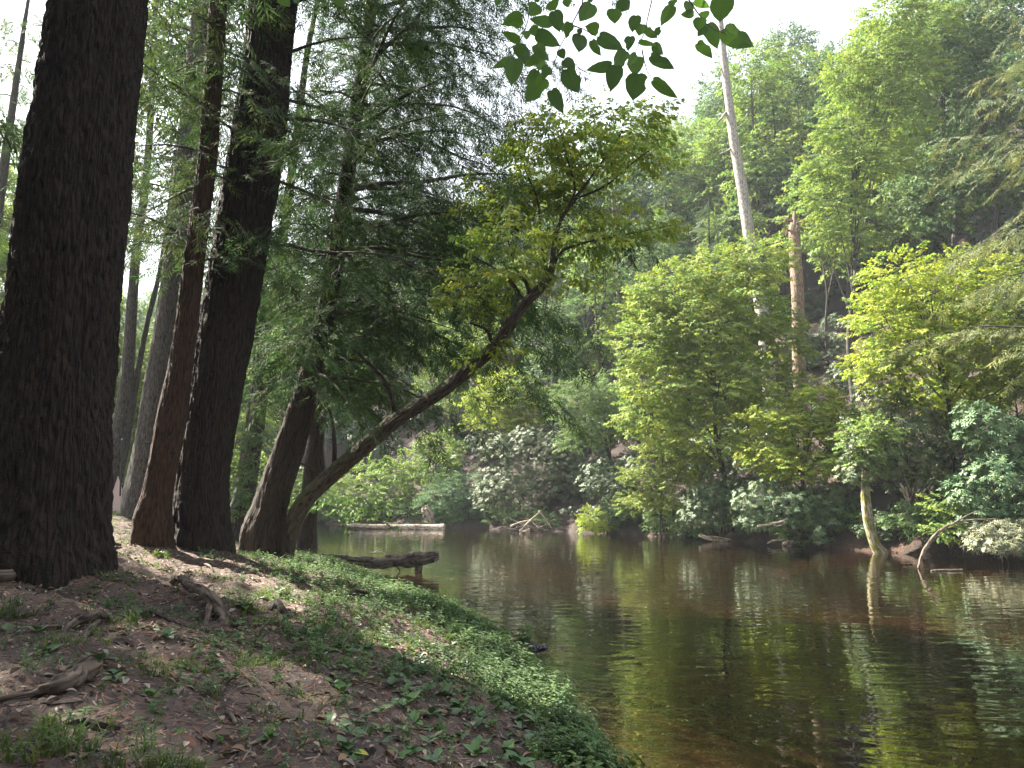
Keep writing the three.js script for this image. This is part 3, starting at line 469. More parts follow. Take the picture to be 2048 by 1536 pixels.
// the wood behind the near bank: trunks and crowns in the haze, and the trees out of frame on the left that shade the path
const backHemlock = (px, d, w, H, label, from = 0.25, n = 40, group = 'hemlocks in the wood behind the near bank') => {
  const c = at(px, 990, d), foot = drop(c.x, c.z), t = thing('hemlock_tree', label, 'tree', foot, group), r = pxToM(w, foot) / 2, l = rr(-0.02, 0.06), pts = [], rad = [];
  for (let k = 0; k <= 6; k++) { pts.push(foot.clone().add(V(l * H * k / 6 + rr(-0.15, 0.15), -0.3 + H * k / 6, rr(-0.15, 0.15)))); rad.push(lerp(r * 1.15, 0.04, Math.pow(k / 6, 1.2))); }
  const g = tube(pts, rad, { seg: 16, step: 0.5, relief: barkRelief(0.01, 8, px, 0.4, 0.4) }); g.translate(-foot.x, -foot.y, -foot.z); part(t, 'trunk', g, R() < 0.5 ? BARK.grey : BARK.brown);
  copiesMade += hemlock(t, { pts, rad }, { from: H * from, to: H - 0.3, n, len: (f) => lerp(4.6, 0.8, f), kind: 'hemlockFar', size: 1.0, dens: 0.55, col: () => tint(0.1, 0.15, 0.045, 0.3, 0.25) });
};
const HB = 'hazy hemlock standing in the wood behind the tents';
for (const [px, d, w, H, from] of [[40, 33, 24, 24, 0.3], [-90, 30, 30, 24, 0.3], [140, 44, 26, 26, 0.45], [-40, 48, 26, 25, 0.3], [420, 56, 20, 22, 0.4]]) backHemlock(px, d, w, H, HB, from, 36);
for (const [x, z, H] of [[-12.5, -7.5, 24], [-13.8, -12, 24], [-18, -13, 24], [-9.5, -3.5, 20], [-16, -3, 24]]) { // out of frame: their boughs shade the path
  const foot = drop(x, z), t = thing('hemlock_tree', 'tall hemlock to the left of the thickest dark trunk, shading the path', 'tree', foot, 'hemlocks left of the path'), pts = [], rad = [];
  for (let k = 0; k <= 6; k++) { pts.push(foot.clone().add(V(rr(-0.1, 0.1), -0.3 + H * k / 6, rr(-0.1, 0.1)))); rad.push(lerp(0.5, 0.05, k / 6)); }
  const g = tube(pts, rad, { seg: 20, step: 0.4, relief: barkRelief(0.02, 8, x, 0.4, 0.5) }); g.translate(-foot.x, -foot.y, -foot.z); part(t, 'trunk', g, BARK.dark);
  copiesMade += hemlock(t, { pts, rad }, { from: 5, to: H - 0.4, n: 44, len: (f) => lerp(5.0, 1, f), kind: 'hemlockFar', size: 1.1, dens: 0.65 });
}
const leafyTree = (name, label, group, foot, H, r, lobes, opt, bark = BARK.grey) => {
  const t = thing(name, label, opt.category ?? 'tree', foot, group), pts = [], rad = [], lx = opt.lean ?? rr(-0.08, 0.08);
  const mean = lobes.reduce((a, l) => a.add(l[0]), V()).divideScalar(lobes.length);
  const topP = V(lerp(foot.x, mean.x, 0.9), foot.y + H * 0.92, lerp(foot.z, mean.z, 0.9));
  for (let k = 0; k <= 5; k++) { const f = k / 5; pts.push(foot.clone().lerp(topP, f).add(V(k && k < 5 ? rr(-0.02, 0.02) * H : 0, k ? 0 : -0.4, k && k < 5 ? rr(-0.02, 0.02) * H : 0))); rad.push(lerp(r, r * 0.15, f)); }
  const g = tube(pts, rad, { seg: 12, step: 0.45, relief: barkRelief(0.01, 8, foot.x, 0.3, 0.3) }); g.translate(-foot.x, -foot.y, -foot.z); part(t, 'trunk', g, bark);
  const curve = new THREE.CatmullRomCurve3(pts);
  copiesMade += leafyCrown(t, lobes, { limbsFrom: (c) => { const f = clamp((c.y - foot.y) / H * 0.62, 0.05, 0.8); return curve.getPoint(f); }, ...opt });
  return t;
};
// lobes scattered up a tree of height H
const randomLobes = (foot, H, spread, n, lowest = 0.3) => Array.from({ length: n }, (_, k) => { const f = lowest + (1 - lowest) * (k + rr(0, 0.8)) / n, a = R() * 6.283, q = spread * Math.sin(Math.PI * (0.22 + 0.72 * f)) * rr(0.3, 0.8), r = spread * rr(0.32, 0.5); return [foot.clone().add(V(Math.cos(a) * q, H * f - r * 0.3, Math.sin(a) * q)), r, r * rr(0.55, 0.75), r]; });
const FB = 'leafy light green tree in the wood behind the near bank';
for (const [px, d, H, s, n] of [[-60, 36, 17, 5, 9], [60, 40, 13, 4.5, 8], [30, 66, 20, 7, 9], [250, 60, 9, 5, 8], [420, 44, 10, 4, 8], [530, 44, 12, 4, 8], [-160, 50, 22, 7, 9], [600, 60, 14, 5, 8], [180, 78, 15, 7, 8], [320, 80, 14, 7, 8], [-60, 84, 20, 8, 8], [470, 76, 14, 7, 8]]) {
  const c = at(px, 990, d); if (shore(c.x, c.z).side === 0) c.x -= 6; const foot = drop(c.x, c.z);
  leafyTree('leafy_tree', FB, 'leafy trees in the wood behind the near bank', foot, H, 0.18, randomLobes(foot, H, s, n, 0.22), { kind: 'broad', size: d > 50 ? 2.2 : 1.7, dens: 0.7, hollow: 0.2, col: () => tint(0.19, 0.26, 0.05, 0.3, 0.25) });
}
for (const [px, d, s] of [[245, 36, 1.6], [200, 44, 2], [290, 40, 1.8], [-20, 30, 2], [40, 36, 2.4], [460, 34, 1.5], [500, 38, 1.8], [560, 40, 1.6], [590, 47, 1.6], [440, 45, 2], [130, 52, 2.4]]) {
  const c = at(px, 990, d); if (shore(c.x, c.z).side === 0) c.x -= 4; const foot = drop(c.x, c.z);
  leafyTree('leafy_shrub', 'low leafy shrub under the trees behind the near bank', 'shrubs in the wood behind the near bank', foot, s * 1.6, 0.04, randomLobes(foot, s * 1.6, s, 6, 0.1), { category: 'shrub', kind: 'broad', size: 1.4, dens: 0.9, hollow: 0.2, col: () => tint(0.17, 0.25, 0.045, 0.3, 0.25) });
}
console.log('near bank', copiesMade);

// ------------------------------------------------------------------ the far bank, drawn along the water from right to left
const YELLOW = () => tint(0.27, 0.335, 0.03, 0.35, 0.25), LIGHT = () => tint(0.17, 0.25, 0.04, 0.35, 0.25), MID = () => tint(0.09, 0.155, 0.04, 0.35, 0.2), RHODO = () => tint(0.065, 0.1, 0.04, 0.35, 0.15), PALE = () => tint(0.095, 0.125, 0.05, 0.35, 0.2);
// foot: where the trunk meets the ground, under pixel px at depth d
const footUnder = (px, d) => { const c = at(px, 1000, d); return drop(c.x, c.z); };
function bankPlant(name, label, category, footPx, d, rows, opt, group) {
  const lobes = lobesFromPixels(d, rows), foot = footUnder(footPx, d), topY = Math.max(...lobes.map((l) => l[0].y));
  return leafyTree(name, label, group, foot, Math.max(0.5, (topY - foot.y) * 0.95), opt.r ?? 0.1, lobes, { category, ...opt }, opt.bark ?? BARK.brown);
}
bankPlant('leafy_tree', 'tall bushy light green tree on the far bank in front of the bare dead trunk', 'tree', 1450, 37, [[1350, 590, 75, 60], [1440, 560, 80, 60, 1], [1510, 530, 60, 55, 0.5], [1310, 680, 65, 70], [1400, 660, 90, 70, -0.8], [1490, 640, 80, 70], [1550, 690, 50, 60, 0.5], [1330, 770, 80, 70, 0.3], [1430, 770, 100, 75, -0.6], [1530, 790, 70, 60], [1300, 840, 60, 40], [1420, 870, 100, 60, 0.4], [1290, 610, 30, 45]], { kind: 'broad', size: 1.25, dens: 1.1, col: () => tint(0.21, 0.275, 0.04, 0.3, 0.25), r: 0.16, hollow: 0.4 });
bankPlant('leafy_tree', 'bright yellow green tree with thin dark stems above the rhododendrons', 'tree', 1900, 29, [[1800, 560, 60, 50], [1770, 640, 55, 55], [1860, 610, 80, 60, 0.8], [1940, 560, 80, 60, 1], [1840, 710, 85, 60, -0.4], [1930, 680, 80, 60], [1760, 740, 50, 45], [2010, 640, 70, 80, 0.6], [1880, 790, 80, 45, 0.5], [1970, 760, 80, 60, 0.8], [2060, 740, 70, 80]], { kind: 'broad', size: 1.1, dens: 1.0, col: YELLOW, r: 0.1, hollow: 0.35 });
bankPlant('leafy_shrub', 'bright yellow green shrub with layered sprays beside the mossy trunk', 'shrub', 1610, 33, [[1630, 800, 40, 32], [1565, 850, 50, 26], [1620, 870, 60, 36], [1680, 850, 45, 40, 0.4], [1540, 910, 50, 28], [1610, 935, 75, 36, -0.3], [1530, 830, 35, 18]], { kind: 'broad', size: 1.0, dens: 1.25, col: YELLOW, r: 0.06, flat: 0.85, hollow: 0.3 });
bankPlant('rhododendron', 'large rhododendron with narrow glossy leaves under the bright yellow green tree', 'rhododendron', 1830, 29.5, [[1760, 790, 55, 45], [1820, 850, 80, 55], [1740, 880, 60, 50], [1900, 880, 75, 55, 0.4], [1800, 930, 80, 50, -0.2], [1720, 940, 45, 40, -0.9], [1745, 900, 50, 40, -1.0], [1890, 960, 60, 40, 0.5]], { kind: 'rhodo', mat: LEAF.rhodo, size: 1.1, dens: 1.5, col: PALE, r: 0.07 });
bankPlant('rhododendron', 'rhododendron of dark glossy whorls hanging over a black hollow', 'rhododendron', 1990, 26, [[1960, 850, 60, 50], [2030, 890, 60, 60], [1990, 950, 65, 50, -0.3], [1930, 990, 50, 40], [2050, 980, 60, 60], [1960, 1030, 50, 35, -0.2], [2030, 1050, 50, 30]], { kind: 'rhodo', mat: LEAF.rhodo, size: 1.05, dens: 1.5, col: () => tint(0.085, 0.15, 0.06, 0.35, 0.15), r: 0.07 });
bankPlant('rhododendron', 'low pale leafed bush spilling onto the water beside the arched bare branch', 'shrub', 2010, 24.3, [[1990, 1090, 55, 22], [1960, 1075, 40, 25, 0.3], [2040, 1085, 45, 28], [2010, 1060, 50, 25, 0.4]], { kind: 'rhodo', mat: LEAF.rhodo, size: 0.75, dens: 1.9, col: () => tint(0.13, 0.14, 0.075, 0.35, 0.15), r: 0.03 });
bankPlant('leafy_shrub', 'small green shrub in the dark hollow right of the mossy trunk', 'shrub', 1835, 28, [[1810, 1040, 35, 22], [1860, 1050, 35, 20], [1880, 1030, 30, 25]], { kind: 'broad', size: 0.8, dens: 1.3, col: MID, r: 0.03 });
bankPlant('leafy_shrub', 'green leafy sprays hanging over the arched bare branch', 'shrub', 1920, 26.5, [[1910, 1055, 50, 14], [1950, 1030, 45, 18], [1890, 1010, 36, 20]], { kind: 'broad', size: 0.8, dens: 1.3, col: LIGHT, r: 0.03, flat: 0.9 });
bankPlant('rhododendron', 'broad rhododendron low over the water left of the mossy trunk', 'rhododendron', 1600, 32.5, [[1520, 1000, 60, 40], [1590, 1010, 60, 36, -0.2], [1660, 1000, 55, 44], [1560, 1045, 60, 18], [1640, 1040, 50, 20, -0.2], [1500, 1040, 35, 20]], { kind: 'rhodo', mat: LEAF.rhodo, size: 0.95, dens: 1.6, col: () => tint(0.1, 0.15, 0.065, 0.35, 0.2), r: 0.05 });
bankPlant('leafy_shrub', 'yellow green shrub reaching down to the water in front of dark shade', 'shrub', 1320, 39, [[1330, 900, 50, 30], [1290, 950, 40, 26], [1350, 960, 50, 26, -0.3], [1280, 1000, 40, 20], [1330, 1010, 45, 22], [1370, 920, 40, 24]], { kind: 'broad', size: 1.0, dens: 1.15, col: () => tint(0.17, 0.22, 0.035, 0.3, 0.2), r: 0.05, flat: 0.85, hollow: 0.2 });
bankPlant('rhododendron', 'dark rhododendron between the yellow green shrub and the low broad one', 'rhododendron', 1440, 36, [[1420, 1000, 50, 40], [1470, 980, 40, 45, 0.4], [1390, 1030, 40, 26], [1450, 1040, 45, 20]], { kind: 'rhodo', mat: LEAF.rhodo, size: 0.95, dens: 1.5, col: RHODO, r: 0.05 });
bankPlant('leafy_tree', 'small domed green tree with a slanting dark stem on the far bank', 'tree', 1245, 45, [[1180, 785, 60, 30], [1150, 815, 40, 35], [1215, 800, 40, 35, 0.5], [1190, 850, 50, 40, -0.3], [1230, 840, 35, 40], [1160, 880, 35, 24]], { kind: 'fine', size: 1.15, dens: 1.0, col: () => tint(0.13, 0.2, 0.055, 0.3, 0.2), r: 0.12, hollow: 0.35 });
bankPlant('leafy_tree', 'small yellow tipped tree low on the slope beyond the leaning tree', 'tree', 1010, 54, [[1010, 765, 50, 24], [970, 800, 40, 26], [1030, 800, 55, 34, -0.4], [990, 840, 55, 30], [1050, 830, 36, 30]], { kind: 'broad', size: 1.3, dens: 1.0, col: YELLOW, r: 0.1, flat: 0.85, hollow: 0.3 });
bankPlant('rhododendron', 'wide rounded rhododendron with pale leaves behind the dead branch pile', 'rhododendron', 1040, 50, [[1000, 900, 50, 36], [1060, 890, 55, 40], [1120, 900, 50, 45], [1020, 960, 60, 45, -0.3], [1090, 960, 55, 45], [1150, 960, 45, 45], [980, 990, 40, 40], [1050, 1010, 50, 30]], { kind: 'rhodo', mat: LEAF.rhodo, size: 1.2, dens: 1.3, col: PALE, r: 0.07 });
bankPlant('rhododendron', 'dark rhododendron on the water right of the dead branch pile', 'rhododendron', 1210, 43.5, [[1190, 960, 36, 40], [1240, 970, 40, 50], [1220, 1030, 45, 26], [1260, 1040, 30, 18]], { kind: 'rhodo', mat: LEAF.rhodo, size: 1.1, dens: 1.4, col: RHODO, r: 0.05 });
bankPlant('leafy_shrub', 'small bright yellow bush at the foot of the far bank', 'shrub', 1185, 43, [[1185, 1038, 20, 18], [1175, 1050, 16, 10], [1195, 1050, 16, 10]], { kind: 'fine', size: 0.7, dens: 1.5, col: YELLOW, r: 0.02 });
bankPlant('leafy_shrub', 'green shrub on the bank behind the pale fallen log', 'shrub', 920, 53, [[890, 1000, 45, 32], [930, 980, 40, 34], [910, 1025, 45, 20], [950, 1020, 30, 24]], { kind: 'fine', size: 1.1, dens: 1.3, col: () => tint(0.09, 0.17, 0.06, 0.3, 0.2), r: 0.04 });
for (const [px, d, rows] of [[640, 62, [[620, 1000, 40, 26], [660, 1010, 40, 22], [640, 970, 36, 30]]], [720, 59, [[710, 1000, 40, 30], [750, 1015, 36, 20], [730, 960, 40, 34]]], [800, 57, [[790, 1000, 36, 34], [830, 1010, 36, 24], [810, 950, 40, 34]]], [560, 66, [[560, 990, 40, 34], [590, 1010, 30, 20], [540, 950, 36, 34]]], [490, 70, [[490, 990, 40, 34], [470, 950, 36, 34]]], [860, 56, [[860, 940, 40, 40], [880, 900, 40, 36]]]])
  bankPlant('leafy_shrub', 'leafy shrub in a row along the far water beyond the leaning trees', 'shrub', px, d, rows, { kind: 'broad', size: 1.5, dens: 1.0, col: LIGHT, r: 0.04, hollow: 0.3 }, 'shrubs along the far water beyond the leaning trees');
console.log('far bank', copiesMade);
// ------------------------------------------------------------------ the hillside
{ // bare dead trunk
  const q = trunkFromPixels([[1526, 640, 27], [1515, 560, 26], [1497, 460, 23], [1483, 370, 21], [1468, 280, 19], [1455, 180, 16], [1445, 90, 13], [1440, 30, 11], [1436, -40, 8]], 45), f = q.pts[0].clone(); f.y = height(f.x, f.z); const t = thing('dead_tree', 'tall bare pale dead trunk leaning left on the slope', 'dead tree', f);
  q.pts.unshift(V(f.x + 0.3, f.y - 0.3, f.z)); q.rad.unshift(q.rad[0]);
  const g = tube(q.pts, q.rad, { seg: 20, step: 0.2, relief: barkRelief(0.012, 7, 7) }); g.translate(-f.x, -f.y, -f.z); part(t, 'trunk', g, BARK.pale);
  for (const rows of [[[1452, 225, 6], [1440, 240, 4], [1432, 246, 2]], [[1470, 290, 6], [1458, 300, 4], [1440, 308, 2]], [[1448, 130, 5], [1440, 140, 3], [1436, 150, 2]], [[1478, 330, 5], [1490, 322, 3], [1500, 318, 2]], [[1490, 380, 5], [1478, 386, 3], [1474, 384, 2]]]) { const l = trunkFromPixels(rows, 45), h = tube(l.pts, l.rad, { seg: 5, step: 0.2 }); h.translate(-f.x, -f.y, -f.z); part(t, 'broken_limb', h, BARK.pale); }
}
{ // broken standing stub with dead roots of twigs at its top
  const q = trunkFromPixels([[1597, 700, 26], [1597, 660, 25], [1594, 560, 24], [1589, 490, 23], [1588, 455, 20], [1589, 440, 10], [1590, 422, 5]], 40), f = q.pts[0].clone(); f.y = height(f.x, f.z); const t = thing('dead_tree', 'short brown broken trunk with twisted twigs at its jagged top', 'dead tree', f);
  q.pts.unshift(V(f.x, f.y - 0.3, f.z)); q.rad.unshift(q.rad[0]);
  const g = tube(q.pts, q.rad, { seg: 22, step: 0.12, relief: barkRelief(0.03, 7, 17) }); g.translate(-f.x, -f.y, -f.z); part(t, 'trunk', g, BARK.snag);
  for (let k = 0; k < 9; k++) { const px = 1589, py = rr(440, 470), s = k % 2 ? 1 : -1, a = rr(8, 22) * s, l = trunkFromPixels([[px + s * 4, py, 4], [px + a * 0.6, py + rr(-8, 4), 3], [px + a, py + rr(-6, 8), 2.4], [px + a * 0.9, py + rr(-14, 12), 1.5]], 39.7), h = tube(l.pts, l.rad, { seg: 5, step: 0.1 }); h.translate(-f.x, -f.y, -f.z); part(t, 'twig', h, BARK.snag); }
  const l = trunkFromPixels([[1584, 436, 3.5], [1560, 440, 3], [1535, 440, 2]], 39.8), h = tube(l.pts, l.rad, { seg: 5, step: 0.1 }); h.translate(-f.x, -f.y, -f.z); part(t, 'twig', h, BARK.pale);
}
bankPlant('leafy_tree', 'bright light green tree with a straight thin pale trunk, high on the slope', 'tree', 1722, 43, [[1660, 410, 50, 35], [1700, 340, 60, 45], [1770, 320, 60, 45, 1], [1690, 260, 55, 40], [1740, 200, 70, 50, 0.6], [1800, 240, 60, 50, 1.2], [1650, 330, 36, 30], [1760, 110, 70, 50], [1700, 150, 50, 36], [1820, 150, 60, 50, 1], [1840, 60, 70, 50, 1.5], [1780, 30, 60, 45], [1720, 440, 40, 22], [1640, 470, 40, 20], [1700, 480, 36, 18]], { kind: 'broad', size: 1.35, dens: 0.95, col: () => tint(0.2, 0.28, 0.04, 0.3, 0.22), r: 0.16, hollow: 0.15, bark: BARK.grey });
{ // hemlock whose trunk stands just right of the frame
  const foot = drop(19.8, -24.5), pts = [], rad = [], H = 24, t = thing('hemlock_tree', 'olive hemlock at the right with long bare branched boughs reaching over the bank', 'tree', foot);
  for (let k = 0; k <= 6; k++) { pts.push(foot.clone().add(V(rr(-0.1, 0.1), -0.4 + H * k / 6, rr(-0.1, 0.1)))); rad.push(lerp(0.42, 0.05, k / 6)); }
  const g = tube(pts, rad, { seg: 22, step: 0.35, relief: barkRelief(0.015, 8, 5, 0.4, 0.4) }); g.translate(-foot.x, -foot.y, -foot.z); part(t, 'trunk', g, BARK.brown);
  copiesMade += hemlock(t, { pts, rad }, { from: 5.5, to: 23.5, n: 56, len: (f) => lerp(5.6, 1.2, f), kind: 'hemlock', size: 1.5, dens: 0.62, toward: Math.PI, gain: 0.35, sag: 0.3, col: () => tint(0.12, 0.14, 0.05, 0.3, 0.25) });
}
const hillHemlock = (px, d, H, label, w = 0.22, o = {}) => {
  const c = at(px, 1000, d), foot = drop(c.x, c.z), t = thing('hemlock_tree', label, 'tree', foot, o.group), pts = [], rad = [];
  for (let k = 0; k <= 6; k++) { pts.push(foot.clone().add(V((o.lean ?? 0) * H * k / 6 + rr(-0.1, 0.1), -0.4 + H * k / 6, rr(-0.1, 0.1)))); rad.push(lerp(w, 0.04, k / 6)); }
  const g = tube(pts, rad, { seg: 12, step: 0.5, relief: barkRelief(0.01, 8, px, 0.3, 0.4) }); g.translate(-foot.x, -foot.y, -foot.z); part(t, 'trunk', g, o.bark ?? BARK.brown);
  copiesMade += hemlock(t, { pts, rad }, { from: H * (o.from ?? 0.2), to: H - 0.2, n: o.n ?? 40, len: (f) => lerp(o.len ?? 4.2, 0.6, f), kind: 'hemlockFar', size: o.size ?? 1.1, dens: 0.55, col: o.col ?? (() => tint(0.08, 0.115, 0.05, 0.3, 0.22)) });
};
hillHemlock(1440, 52, 17, 'grey green hemlock just behind the bare dead trunk', 0.2, { len: 4.2, from: 0.25 });
hillHemlock(1590, 62, 21, 'hemlock with a thick dark trunk near the skyline', 0.42, { from: 0.45, bark: BARK.dark });
hillHemlock(1510, 84, 19, 'slim pointed hemlock on the skyline right of the bare dead trunk', 0.25, { len: 3.2 });
for (const [px, d, H] of [[1180, 74, 21], [1290, 70, 23], [1370, 78, 22], [1110, 84, 21], [1230, 86, 23], [1340, 92, 22], [1420, 70, 21], [1040, 90, 22], [1480, 66, 21], [1560, 72, 22], [1640, 64, 25], [1500, 74, 27], [1560, 62, 26], [1610, 80, 28], [1460, 82, 25], [1720, 60, 22], [1800, 56, 22], [1880, 52, 22], [1960, 48, 22], [2050, 46, 22], [1850, 66, 23], [1950, 62, 23], [2060, 58, 23], [1750, 74, 23], [1670, 78, 22], [1000, 78, 18], [940, 82, 19], [870, 88, 20]]) { const foot = footUnder(px, d); leafyTree('leafy_tree', 'tall hazy leafy tree reaching the skyline of the far slope', 'tall trees on the skyline of the far slope', foot, H, 0.22, randomLobes(foot, H, 4.8, 11, 0.3), { kind: 'broad', size: 2.3, dens: 0.8, hollow: 0.25, col: R() < 0.4 ? LIGHT : MID }); }
hillHemlock(1250, 96, 22, 'very hazy pointed conifer on the skyline under the hanging leaves', 0.25, { len: 3.4 });
const used = [];
const freeSpot = (x, z, gap) => { for (const [a, b] of used) if ((a - x) ** 2 + (b - z) ** 2 < gap * gap) return false; used.push([x, z]); return true; };
{ // the wood that covers the slope
  let n = 0, tries = 0;
  while (n < 150 && tries++ < 4000) {
    const z = -rr(12, 150), d = 5 + Math.pow(R(), 1.15) * 88, e = xAt(rightBank, z), x = e + d * 1.38;
    if (z > -25 && x < 24) continue;
    const px = CX + FOCAL * x / -z; if (px < -250 || px > 2500) continue;
    const s = shore(x, z); if (s.side !== 1 || s.d < 5) continue;
    if (!freeSpot(x, z, 3.0 + s.d * 0.02)) continue;
    const foot = drop(x, z), D = Math.hypot(x, z), k = R(); n++;
    if (px > 1560 && px < 1790 && D < 52) continue;     // the open view of the broken trunk and the pale stem
    if (px > 1380 && px < 1560 && D < 50) continue;
    if (k < 0.42) hillHemlock(px, -z, rr(13, 21), 'hemlock among the leafy trees of the far slope', rr(0.12, 0.24), { group: 'hemlocks of the far slope', n: 26, size: D > 70 ? 1.6 : 1.2, from: rr(0.25, 0.45) });
    else { const H = rr(11, 19), r = rr(2.6, 4.2); leafyTree('leafy_tree', 'leafy tree in the wood covering the far slope', 'leafy trees of the far slope', foot, H, rr(0.1, 0.2), randomLobes(foot, H, r, 8, rr(0.3, 0.5)), { kind: 'broad', size: D > 75 ? 2.4 : D > 50 ? 1.9 : 1.6, dens: 0.75, hollow: 0.25, col: k < 0.62 ? LIGHT : MID }, k < 0.6 ? BARK.grey : BARK.brown); }
  }
  console.log('slope trees', n, copiesMade);
  n = 0; tries = 0; used.length = 0;
  while (n < 230 && tries++ < 4000) { // evergreen undergrowth
    const z = -rr(14, 120), d = 2.2 + Math.pow(R(), 1.4) * 44, x = xAt(rightBank, z) + d * 1.38, px = CX + FOCAL * x / -z;
    if (px < 300 || px > 2300) continue; const s = shore(x, z); if (s.side !== 1 || s.d < 2) continue;
    if (!freeSpot(x, z, 1.7)) continue; n++;
    const foot = drop(x, z), D = Math.hypot(x, z), r = rr(1.3, 2.4), H = r * 1.4;
    leafyTree('rhododendron', 'dark evergreen rhododendron in the undergrowth of the far slope', 'rhododendrons of the far slope', foot, H, 0.05, randomLobes(foot, H, r, 5, 0.15), { category: 'rhododendron', kind: 'rhodo', mat: LEAF.rhodo, size: D > 55 ? 1.7 : 1.35, dens: 1.25, col: RHODO });
  }
  console.log('undergrowth', n, copiesMade);
}
{ // low bushes that hang to the water all along the far bank
  let n = 0, tries = 0; used.length = 0;
  while (n < 62 && tries++ < 3000) {
    const z = -rr(16, 66), d = rr(0.2, 1.3), x = xAt(rightBank, z) + d * 1.38, px = CX + FOCAL * x / -z; if (px < 420 || px > 2250) continue;
    if (!freeSpot(x, z, 0.95)) continue; n++;
    const foot = drop(x, z), r = rr(0.6, 1.1), H = r * 1.2, k = R(), lobes = randomLobes(foot, H, r, 4, 0.1); lobes.forEach((l) => { l[0].y = Math.max(l[0].y, 0.35); l[0].x -= 0.3; l[0].z += 0.3; });
    if (k < 0.62) leafyTree('rhododendron', 'low rhododendron hanging over the edge of the far water', 'low rhododendrons along the far water', foot, H, 0.03, lobes, { category: 'rhododendron', kind: 'rhodo', mat: LEAF.rhodo, size: 1.15, dens: 1.5, col: RHODO, hollow: 0.3 });
    else leafyTree('leafy_shrub', 'low leafy bush hanging over the edge of the far water', 'low leafy bushes along the far water', foot, H, 0.03, lobes, { category: 'shrub', kind: 'fine', size: 1.0, dens: 1.2, col: MID, hollow: 0.2 });
  }
}
// slim bare stems seen in the shade of the slope
for (const [x0, y0, x1, y1, w, d, m] of [[1243, 690, 1226, 380, 15, 57, 'grey'], [1236, 720, 1232, 520, 6, 55, 'pale'], [1180, 680, 1165, 480, 9, 60, 'grey'], [1075, 660, 1070, 560, 12, 66, 'grey'], [1105, 660, 1098, 540, 7, 68, 'grey'], [1200, 650, 1130, 520, 6, 63, 'brown']]) {
  const q = trunkFromPixels([[x0, y0, w], [(x0 + x1) / 2 + 2, (y0 + y1) / 2, w * 0.85], [x1, y1, w * 0.6]], d), f = q.pts[0].clone(), gy = height(f.x, f.z), t = thing('bare_stem', 'slim bare stem in the deep shade of the far slope', 'tree', V(f.x, gy, f.z), 'bare stems in the shade of the slope');
  q.pts.unshift(V(f.x, Math.min(gy, f.y) - 0.3, f.z)); q.rad.unshift(q.rad[0]); const g = tube(q.pts, q.rad, { seg: 10, step: 0.4 }); g.translate(-f.x, -gy, -f.z); part(t, 'trunk', g, BARK[m]);
}
// ------------------------------------------------------------------ the wood behind the path: out of frame, it keeps the sky off the near bank
{
  for (const [x, z, H] of [[-4.5, 5, 20], [-9, 2, 22], [1.5, 8, 18], [-7, 10, 22], [-14, 5, 24], [-1, 14, 22], [7, 16, 20], [-12, 14, 24], [-17, -2, 24]]) {
    const foot = drop(x, z), t = thing('hemlock_tree', 'hemlock in the wood behind the path', 'tree', foot, 'hemlocks behind the path'), pts = [], rad = [];
    for (let k = 0; k <= 6; k++) { pts.push(foot.clone().add(V(rr(-0.1, 0.1), -0.3 + H * k / 6, rr(-0.1, 0.1)))); rad.push(lerp(0.4, 0.05, k / 6)); }
    const g = tube(pts, rad, { seg: 16, step: 0.5, relief: barkRelief(0.015, 8, x, 0.4, 0.5) }); g.translate(-foot.x, -foot.y, -foot.z); part(t, 'trunk', g, BARK.dark);
    copiesMade += hemlock(t, { pts, rad }, { from: 3.5, to: H - 0.4, n: 40, len: (f) => lerp(4.6, 1, f), kind: 'hemlockFar', size: 1.5, dens: 0.55 });
  }
}
console.log('trees done', copiesMade);
// ------------------------------------------------------------------ things in and along the river
function limbThing(name, label, category, rows, d, material, { seg = 12, step = 0.06, amp = 0.012, freq = 10, extra = [], group } = {}) {
  const q = trunkFromPixels(rows, d), f = q.pts[0].clone(), t = thing(name, label, category, f, group), g = tube(q.pts, q.rad, { seg, step, relief: barkRelief(amp, freq, rows[0][0]) });
  g.translate(-f.x, -f.y, -f.z); part(t, 'stem', g, material);
  for (const e of extra) { const l = trunkFromPixels(e, d), h = tube(l.pts, l.rad, { seg: 8, step, relief: barkRelief(amp * 0.6, freq, e[0][0]) }); h.translate(-f.x, -f.y, -f.z); part(t, 'branch', h, material); }
  return t;
}
const driftwood = barkMat(0.2, 0.17, 0.14, 0.01), palewood = barkMat(0.55, 0.48, 0.4, 0.006), wetwood = barkMat(0.04, 0.034, 0.03, 0.01);
limbThing('fallen_log', 'knotted dark log lying in the water beside the near bank', 'log', [[640, 1112, 13], [668, 1116, 17], [690, 1119, 20], [712, 1123, 18], [735, 1125, 24], [758, 1126, 22], [780, 1122, 28], [800, 1121, 25], [826, 1119, 33], [846, 1117, 26], [866, 1112, 25], [878, 1111, 17]], 22, driftwood, { seg: 26, step: 0.03, amp: 0.055, freq: 4.5, extra: [[[836, 1122, 17], [838, 1132, 15], [836, 1143, 15]], [[870, 1114, 8], [874, 1120, 5], [871, 1126, 3]], [[740, 1120, 3], [732, 1130, 2], [734, 1138, 1.5]], [[700, 1122, 3], [696, 1131, 2], [699, 1137, 1.5]], [[790, 1130, 3], [797, 1138, 2], [800, 1142, 1.5]]] });
limbThing('drift_branch', 'thin pale twig floating just beyond the knotted dark log', 'branch', [[738, 1104, 3], [750, 1106, 3], [762, 1103, 2.5], [770, 1107, 2]], 25.5, palewood, { extra: [[[748, 1105, 2], [756, 1100, 1.5], [762, 1099, 1]]] });
